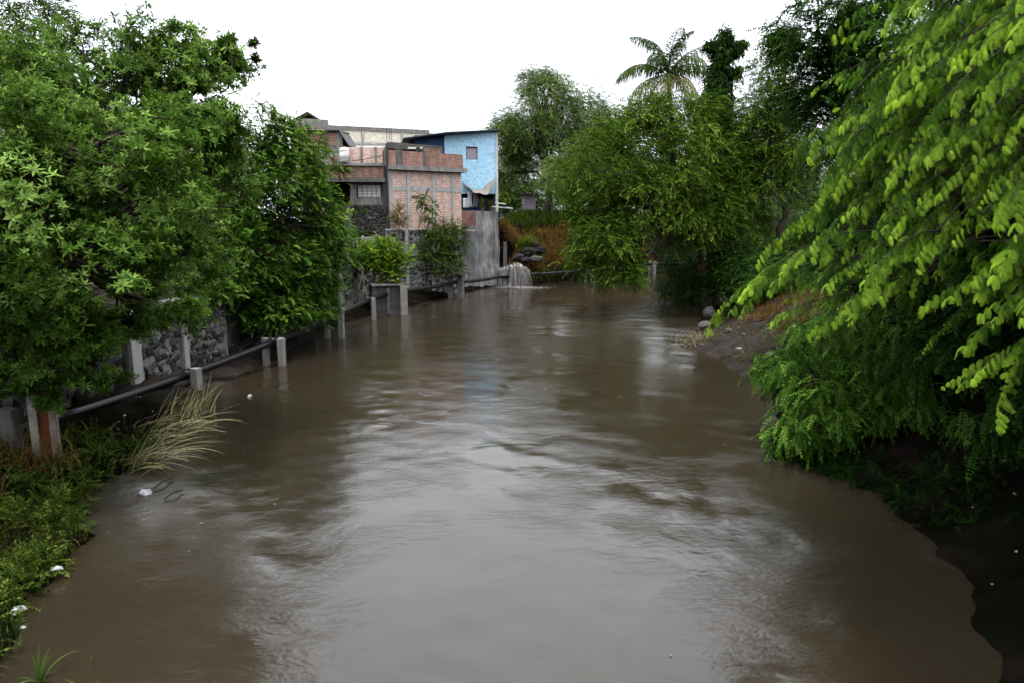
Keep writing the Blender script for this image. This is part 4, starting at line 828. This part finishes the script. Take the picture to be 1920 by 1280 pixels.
tree('slender_shrub', 'loose green bush rising in front of the roof room', 'shrub', (-14.1, 47, 4.6), (-13.6, 47, 8), [LB(585, 285, 47, 28, 32), LB(618, 318, 47, 28, 10), LB(625, 405, 47.5, 24, 22), LB(570, 350, 47, 36, 45)], T_FIC, 'leaf_open', 'flat', .1, 18, 10, (.8, 1.3), 4, .2, .32, branch_r=.03)
tree('lime_shrub', 'bright lime green shrub bulging over the square concrete chamber', 'shrub', (-8.3, 43.6, .6), (-8.2, 43.4, 2.6), [LB(715, 474, 42.5, 36, 22), LB(740, 484, 42.3, 24, 20), LB(698, 488, 42.7, 30, 24), LB(722, 500, 42.2, 36, 16), LB(728, 522, 42.0, 20, 14)], T_FIC, 'leaf_lime', 'up', .07, 34, 13, (.7, 1.1), 5, 0, .3, branch_r=.02)
tree('wall_shrub', 'leafy shrub hanging on the pale stone wall below the brick house', 'shrub', (-6.5, 51.4, .6), (-6.4, 51.3, 3.0), [LB(835, 440, 50.6, 28, 26), LB(848, 465, 51, 20, 30), LB(812, 475, 50, 22, 28), LB(835, 500, 50.3, 28, 24), LB(818, 435, 50.2, 18, 20)], T_BUSH, 'leaf_open', 'arch', .06, 36, 15, (.9, 1.5), 6, .2, .3, branch_r=.02)
tree('wall_sapling', 'thin sapling climbing in front of the pink brick wall', 'shrub', (-6.8, 50.6, 3.2), (-6.7, 50.4, 7.2), [LB(802, 378, 50, 14, 11), LB(812, 392, 50, 11, 11), LB(806, 410, 50, 10, 12), LB(790, 370, 50, 6, 5)], T_FIC, 'leaf_open', 'flat', .035, 12, 7, (.8, 1.2), 7, 0, .4, branch_r=.015)
tree('dry_shrub', 'dry brownish bush on the wall ledge at the corner of the brick house', 'shrub', (-8.2, 50.4, 4.9), (-8.2, 50.3, 5.6), [LB(747, 405, 50, 10, 18), LB(752, 415, 50, 9, 10)], T_BUSH, 'leaf_dry', 'up', .03, 26, 10, (.9, 1.4), 8, 0, .3, branch_r=.012)
tree('wall_shrub', 'small light green plant growing from the low stone wall top', 'shrub', (-11.9, 24.2, 2.75), (-11.8, 24.2, 3.1), [LB(365, 580, 23.6, 28, 14)], T_ROS, 'leaf_lime', 'up', .03, 30, 9, (.8, 1.2), 9, 0, .35, branch_r=.012)
tree('creeper', 'dark green creeper covering the wall between hanging tree and lime shrub', 'shrub', (-10.6, 37.5, .6), (-10.4, 37.3, 2.8), [LB(605, 520, 35, 26, 40), LB(622, 475, 36, 24, 32), LB(640, 440, 44, 22, 24), LB(630, 545, 36, 14, 24)], T_BUSH, 'leaf_ficus', 'droop', .06, 20, 13, (1.1, 1.8), 10, .2, .32, branch_r=.02)
for i, (x, y, z, s, lab) in enumerate(((-2.45*KB, 57.2*KB, 6.62, 1., 'potted spiky plant on the plastered wall top under the awning'), (-1.75*KB, 57.75*KB, 6.62, .8, 'smaller potted plant by the white corner post of the blue house'))):
    pt = thing('potted_plant', lab, 'plant', (x, y, z), 0, 'plants under the awning'); MB().add(*lathe([(.01, 0), (.16, 0), (.22, .3), (.24, .31), (.2, .29), (.01, .27)], 12)).build('pot', MAT['pot'], pt)
    r = np.random.default_rng(30+i); V, F, A = blades(90, np.column_stack([r.normal(0, .09, 90), r.normal(0, .09, 90), np.full(90, .25)]), 1.0*s, .05, .8, r, 5, .7, .2); npmesh('leaves', V, F, MAT['weed'], pt, True, A)

# ------------------------------------------------------------------ trees, centre and far side
tree('drooping_tree', 'large dense green tree drooping over the river from the right bank', 'tree', (12.6, 42.5, .6), (10.8, 42.2, 7.5),
     [LB(1230, 260, 44, 95, 80), LB(1150, 330, 43, 100, 90), LB(1290, 330, 43, 100, 100), LB(1215, 385, 42, 105, 60), LB(1120, 420, 42, 55, 45), LB(1310, 415, 42, 60, 55), LB(1135, 465, 40.5, 65, 55), LB(1165, 505, 40, 45, 38), LB(1225, 222, 46, 55, 38), LB(1300, 230, 46, 55, 55), LB(1350, 300, 45, 55, 65), LB(1395, 380, 46, 55, 70), LB(1350, 400, 43, 40, 60)],
     T_CEN, 'leaf_centre', 'arch', .42, 26, 24, (.7, 1.2), 21, .3, .2, branch_r=.06)
tree('weeping_tree', 'pale feathery weeping tree on the far slope behind the blue house', 'tree', (4.0, 82, 6.3), (4.8, 82.5, 12.5),
     [LB(1030, 200, 83, 55, 50), LB(985, 255, 82, 50, 40), LB(1060, 260, 84, 55, 60), LB(1110, 240, 82, 45, 55), LB(950, 265, 83, 34, 45), LB(1080, 330, 80, 50, 40), LB(1010, 160, 84, 34, 28), LB(1120, 320, 80, 50, 50), LB(960, 320, 86, 40, 30)],
     T_WEEP, 'leaf_weep', 'arch', .42, 28, 22, (.6, 1.0), 22, .25, .24, branch_r=.08)
tree('waterside_willow', 'pale drooping shrub tree between the weeping tree and the drooping tree', 'tree', (11.0, 74.5, 2.8), (8.6, 72, 8.4), [LB(1065, 330, 66, 45, 28), LB(1100, 300, 66, 45, 45), LB(1100, 350, 64, 48, 40), LB(1140, 250, 67, 40, 45)], T_WEEP, 'leaf_weep', 'arch', .25, 22, 18, (.55, .9), 23, .1, .25, branch_r=.05)
tree('hazy_tree', 'hazy blue-grey tree behind the vine-covered trunk', 'tree', (24, 68, 4.8), (23.6, 68, 12), [LB(1430, 210, 68, 50, 60), LB(1470, 270, 68, 50, 55), LB(1400, 290, 68, 45, 60), LB(1440, 350, 67, 65, 60), LB(1420, 420, 66, 60, 50), LB(1490, 340, 70, 40, 50)], T_FAR, 'leaf_haze', 'arch', .32, 26, 18, (.5, .9), 24, .35, .24, branch_r=.07)
tree('vine_trunk', 'tall dead trunk wrapped in dark vines beside the palm', 'tree', (13.7, 48, 4.2), P(1352, 95, 48), [LB(1338, 330, 48, 34, 50), LB(1334, 270, 48, 26, 45), LB(1336, 215, 48, 20, 40), LB(1343, 170, 48, 16, 35), LB(1349, 130, 48, 11, 30), LB(1354, 88, 48, 12, 22), LB(1374, 96, 48, 12, 7), LB(1332, 85, 48, 7, 5), LB(1392, 80, 48.5, 8, 5), LB(1362, 68, 48, 7, 9), LB(1375, 135, 48, 10, 8), LB(1375, 350, 48, 30, 60)], T_VINE, 'leaf_vine', 'droop', .34, 75, 12, (.4, .8), 25, 0, .42, shell=.3, branch_r=.03)
tree('twiggy_tree', 'sparse leafy tree reaching up between the vine trunk and the dark tree', 'tree', (17.2, 44, 4.4), (17, 44, 12), [LB(1440, 150, 44, 40, 45), LB(1420, 215, 44, 38, 35), LB(1400, 300, 45, 35, 40), LB(1465, 85, 44, 28, 30), LB(1490, 200, 44, 45, 50), LB(1450, 270, 44, 50, 50), LB(1500, 300, 43, 45, 60), LB(1440, 360, 43, 60, 60)], T_CEN, 'leaf_centre', 'flat', .2, 30, 16, (.7, 1.1), 26, .5, .28, branch_r=.035)
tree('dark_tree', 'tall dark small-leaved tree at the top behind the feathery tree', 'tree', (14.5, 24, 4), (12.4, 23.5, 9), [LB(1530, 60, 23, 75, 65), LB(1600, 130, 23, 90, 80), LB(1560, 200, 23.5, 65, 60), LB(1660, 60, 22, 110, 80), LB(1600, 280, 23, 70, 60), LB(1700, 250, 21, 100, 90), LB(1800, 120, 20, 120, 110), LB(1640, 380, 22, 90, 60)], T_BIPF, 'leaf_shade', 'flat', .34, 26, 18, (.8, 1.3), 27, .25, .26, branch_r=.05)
for i, (px, py, Yd, rx, ry, mt, lab) in enumerate(((930, 345, 100, 62, 75, 'leaf_centre', 'dark rounded tree behind the blue house corner'), (1000, 362, 104, 80, 55, 'leaf_centre', 'dark low tree behind the weeping tree trunk'), (1180, 330, 96, 110, 80, 'leaf_weep', 'broad pale tree far behind the drooping tree'), (1330, 360, 92, 80, 70, 'leaf_centre', 'green tree deep behind the vine trunk'), (1560, 370, 80, 80, 45, 'leaf_centre', 'low round tree below the beige house'), (1440, 440, 60, 70, 45, 'leaf_centre', 'bushy tree on the inner bank behind the mud slope'), (1600, 420, 50, 110, 60, 'leaf_shade', 'dark thicket tree behind the feathery tree'), (1300, 520, 48, 60, 60, 'leaf_shade', 'shaded undergrowth tree behind the bank tip'), (1780, 420, 36, 150, 90, 'leaf_shade', 'deep shaded tree on the high right bank'), (1375, 500, 41, 48, 60, 'leaf_vine', 'near-black bush added as shade around the trunk at the bank tip'), (1450, 520, 36, 60, 45, 'leaf_shade', 'shaded bush above the mud slope'))):  # the near-black bush at the bank tip is added in place of shade
    c, r_ = LB(px, py, Yd, rx, ry); g = H1(c[0], c[1]); g = max(g, 0.3)
    lob = [LB(px+dx*rx, py+dy*ry, Yd+dd, rx*.55, ry*.6) for dx, dy, dd in ((0, -.5, 0), (-.5, 0, 1), (.5, .05, -1), (0, .45, -1), (-.4, .5, 0), (.45, .55, 0))]
    tree('background_tree', lab, 'tree', (c[0], c[1], g), (c[0], c[1], max(g+1., c[2]-r_[2]*.2)), lob, T_FAR if Yd > 70 else T_CEN, mt, 'arch', .25, 15 if Yd > 55 else 22, 14, (.6, 1.), 80+i, .1, .25, group='background trees', branch_r=.05)

tree('shade_tree', 'dark-leaved tree behind the near feathery leaves, with unseen lobes added to shade the bank', 'tree', (13.5, 14, 4.2), (12.5, 13, 6.5), [LB(1760, 330, 14.5, 110, 90), LB(1860, 480, 13, 120, 100), LB(1700, 480, 15.5, 90, 60), LB(1830, 180, 14, 130, 110), LB(1930, 330, 12, 120, 120), LB(1900, 620, 13, 110, 70), LB(1950, 60, 13, 120, 120), ((10.5, 6, 8.6), (4.2, 4.5, 1.9)), ((13, 11, 8.2), (3.5, 4, 2.5)), ((12, 2, 7.5), (4, 4, 2.5)), ((9.6, 9.5, 9.6), (3.0, 3.5, 1.3)), ((9.6, 7.0, 5.4), (2.0, 3.0, 2.2)), ((12.5, 17.5, 5.2), (2.4, 3.0, 2.6)), ((11.2, 14.5, 4.4), (1.8, 2.2, 1.8)), ((14.5, 21.5, 6.5), (3., 3., 3.))],
     T_BIPF, 'leaf_shade', 'flat', .3, 26, 16, (1., 1.6), 28, .1, .28, branch_r=.04)  # lobes outside the view are added to block sky light over the bank
# coconut palm
pc = P(1252, 142, 60); base = np.array((pc[0]+.9, 60.5, 4.6)); pm = thing('coconut_palm', 'coconut palm with arching fronds rising behind the drooping tree', 'palm', base)
tp = curve(base-np.array((0, 0, .4)), pc, 0, 12); tp[:, 0] += .35*np.sin(np.linspace(0, math.pi, 12)); MB().tube(tp-base, np.linspace(.26, .15, 12), 10).build('trunk', MAT['bark'], pm, True)
r = np.random.default_rng(12)
for i in range(22):
    az = i*2.4+r.uniform(-.2, .2); el = R(86-5.2*i+r.uniform(-6, 6)); Lf = r.uniform(4.4, 5.4)*(.95 if i < 3 else 1); nseg = 26
    hd = np.array((math.cos(az), math.sin(az)*.9, 0)); p_ = np.zeros(3); pts_, ds = [p_.copy()], []
    for k in range(nseg):
        e = el-1.9*(k/nseg)**1.5*(.75+.25*math.cos(el)); d = hd*math.cos(e)+np.array((0, 0, math.sin(e))); ds.append(d); p_ = p_+d*Lf/nseg; pts_.append(p_.copy())
    pts_ = np.array(pts_); fr = MB().tube(pts_+pc-base, np.linspace(.05, .008, nseg+1), 5, False).build('frond', MAT['frond'], pm, True)
    LV, LF, LA = [], [], []; nb = 0; age = np.clip(.22+.02*i+(.35 if i > 16 else 0)+r.normal(0, .06), 0, 1)
    for k in range(2, nseg+1):
        for j in (0, .33, .66):
            d = ds[min(k, nseg-1)]; s_ = unit(np.cross(d, (0, 0, 1.)))
            f = (k+j)/nseg
            if f > 1: continue
            o_ = pts_[k]+(d*Lf/nseg*j); ll = 1.5*(math.sin(math.pi*min(1, .12+.86*f)))**.7*r.uniform(.85, 1.1)
            for sg in (-1, 1):
                ld = unit(s_*sg*r.uniform(.45, .9)+d*.6+np.array((0, 0, r.uniform(-.6, -.1)))); mid = o_+ld*ll*.5; tip = o_+ld*ll*.75+np.array((0, 0, -r.uniform(.35, .8)*ll)); wv = d*.030
                LV += [o_-wv*.6, o_+wv*.6, mid+wv, mid-wv, tip]; LF += [(nb, nb+1, nb+2), (nb, nb+2, nb+3), (nb+3, nb+2, nb+4)]; LA += [np.clip(age+r.normal(0, .06), 0, 1)]*5; nb += 5
    npmesh('leaflets', np.array(LV)+pc-base, LF, MAT['frond'], fr, False, LA)
for i in range(7): 
    a = i*.9; o = MB().add(*lathe([(.01, -.14), (.1, -.1), (.13, 0), (.1, .1), (.02, .15)], 8)).build('coconut', MAT['leaf_dry'], pm, True); o.location = pc-base+np.array((.3*math.cos(a), .3*math.sin(a), -.4))

# ------------------------------------------------------------------ right bank: bush and the near feathery tree
tree('bank_bush', 'dense small-leaved bush bulging from the right bank down to the water', 'shrub', (9.2, 17.5, 1.0), (8.6, 17, 2.0),
     [LB(1560, 640, 18, 90, 50), LB(1500, 700, 16.8, 75, 45), LB(1620, 590, 18.5, 80, 60), LB(1660, 680, 17, 90, 60), LB(1540, 770, 15.5, 75, 50), LB(1490, 820, 15.2, 38, 30), LB(1620, 760, 15.8, 80, 60), LB(1690, 600, 18, 70, 60), LB(1450, 690, 17.5, 30, 20), LB(1700, 760, 15.5, 60, 50)],
     T_BUSH, 'leaf_bush', 'droop', .12, 46, 15, (.75, 1.15), 41, .1, .28, branch_r=.025)
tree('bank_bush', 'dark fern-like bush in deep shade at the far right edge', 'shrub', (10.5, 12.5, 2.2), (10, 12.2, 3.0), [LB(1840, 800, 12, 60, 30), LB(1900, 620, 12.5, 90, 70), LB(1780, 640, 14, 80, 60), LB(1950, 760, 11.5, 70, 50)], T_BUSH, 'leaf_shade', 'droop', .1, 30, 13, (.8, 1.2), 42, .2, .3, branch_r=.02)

def feathery():
    rng = np.random.default_rng(51); base = np.array((10.2, 9.2, 3.6)); root = thing('feathery_tree', 'near tree with bright lime feathery compound leaves drooping in rows over the right bank', 'tree', base)
    fork = np.array((9.2, 9.4, 6.0)); tr = MB(); tp = curve(base-np.array((0, 0, .5)), fork, 0, 8, .03, rng); tr.tube(tp-base, np.linspace(.3, .2, 8), 10).build('trunk', MAT['bark'], root, True)
    tips = [(1350, 578, 11.5), (1395, 560, 11), (1430, 520, 11), (1460, 445, 11.5), (1500, 480, 10), (1545, 440, 9.5), (1530, 385, 11.5), (1500, 545, 11.5), (1580, 510, 9), (1640, 505, 8), (1600, 400, 9.5), (1680, 400, 8.5), (1540, 250, 11), (1590, 215, 10), (1640, 200, 9), (1610, 300, 9.5),
            (1700, 300, 8), (1650, 170, 10), (1700, 130, 9), (1760, 200, 7.5), (1830, 90, 6.8), (1780, 90, 8), (1720, 60, 10), (1700, 5, 10), (1800, 20, 8.5), (1880, 30, 7), (1790, 330, 7), (1800, 250, 7.5), (1850, 220, 6.6), (1745, 455, 7.4), (1735, 380, 8), (1840, 400, 6.6), (1890, 320, 6.2), (1900, 370, 6.0),
            (1795, 545, 6.8), (1850, 500, 6.6), (1905, 455, 6.0), (1850, 615, 6.6), (1825, 705, 6.6), (1900, 560, 6.2), (1910, 640, 6.3), (1890, 720, 6.6), (1560, 345, 11), (1470, 590, 11.6), (1550, 600, 10.5), (1690, 530, 8.4), (1660, 330, 9), (1745, 280, 8), (1870, 150, 6.8), (1915, 120, 6.4), (1680, 220, 9.5), (1745, 160, 8.5), (1900, 230, 6.5), (1640, 450, 9.4), (1700, 455, 8.6), (1600, 560, 9.8)]
    NT = len(tips)
    for _ in range(85):   # boughs further in
        px_ = rng.uniform(1540, 1930); lo_ = np.interp(px_, [1500, 1560, 1700, 1800, 1930], [560, 590, 600, 700, 740]); tips.append((px_, (rng.uniform(-30 if px_ > 1650 else 150, 360) if rng.random() < .75 else rng.uniform(300, lo_)), rng.uniform(9, 14) if px_ < 1750 else rng.uniform(7.5, 12)))
    bough = MB(); Ls, Fw, Up, Sc, Va = [], [], [], [], []
    def add_leaf(o_, d, sc_, v_):
        Ls.append(o_); Fw.append(d); Up.append(np.array((0, 0, 1.))+rng.normal(0, .22, 3)); Sc.append(sc_); Va.append(v_)
    for ti, (px, py, Yd) in enumerate(tips):
        inner = ti >= NT
        tip = P(px, py, Yd*.97); inward = unit(np.array((.85, rng.uniform(-.5, .6), .40+rng.normal(0, .2)))); Lb = rng.uniform(.9, 1.6)*(1 if Yd < 9 else 1.2)
        st_ = tip+inward*Lb; mid = curve(fork+np.array((0, 0, rng.uniform(-.5, 1.5))), st_, .12, 7, .03, rng); bough.tube(mid-base, np.linspace(.035, .012, 7), 6, False)
        tw = curve(st_, tip, .10, 10, .01, rng); bough.tube(tw-base, np.linspace(.012, .004, 10), 5, False)
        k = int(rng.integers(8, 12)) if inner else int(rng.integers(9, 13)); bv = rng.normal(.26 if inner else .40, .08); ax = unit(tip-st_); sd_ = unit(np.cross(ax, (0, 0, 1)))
        for i in range(k):
            f = (i/(k-1))**.8; o_ = st_+(tip-st_)*f; o_[2] += .10*Lb*4*f*(1-f); sg = (-1)**i
            d = unit(ax*(.35+.7*f)+sd_*sg*rng.uniform(.5, 1.25)*(1.2-f)+np.array((0, 0, rng.uniform(-.2, .15)-.15*f)))
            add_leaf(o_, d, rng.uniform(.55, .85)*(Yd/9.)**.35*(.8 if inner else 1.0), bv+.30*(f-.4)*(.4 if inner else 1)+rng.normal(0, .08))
    # crown above and outside the picture, which shades the bank
    for _ in range(900):
        u_ = norm(rng.normal(size=3)); c_ = np.array((9.5, 8.5, 8.2))+u_*np.array((5.0, 6.5, 3.4))*rng.random()**.4
        if c_[2] < 5.2 and rng.random() < .6: continue
        zc = c_[1]*CP-(c_[2]-CAMH)*SP; pxx = 960+FPX*c_[0]/max(zc, .3)
        if zc > 0 and pxx < 1600: continue
        if zc > .2 and zc < 5.2 and pxx < 2000: continue
        d = unit(np.array((u_[0]*.6-.4, u_[1]*.5, -.2))+rng.normal(0, .35, 3)); add_leaf(c_, d, rng.uniform(.8, 1.2), .38+rng.normal(0, .12))
    bough.build('bough', MAT['bark'], root, True)
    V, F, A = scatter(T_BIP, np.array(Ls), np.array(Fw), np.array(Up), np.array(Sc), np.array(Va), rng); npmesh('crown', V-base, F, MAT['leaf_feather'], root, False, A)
feathery()
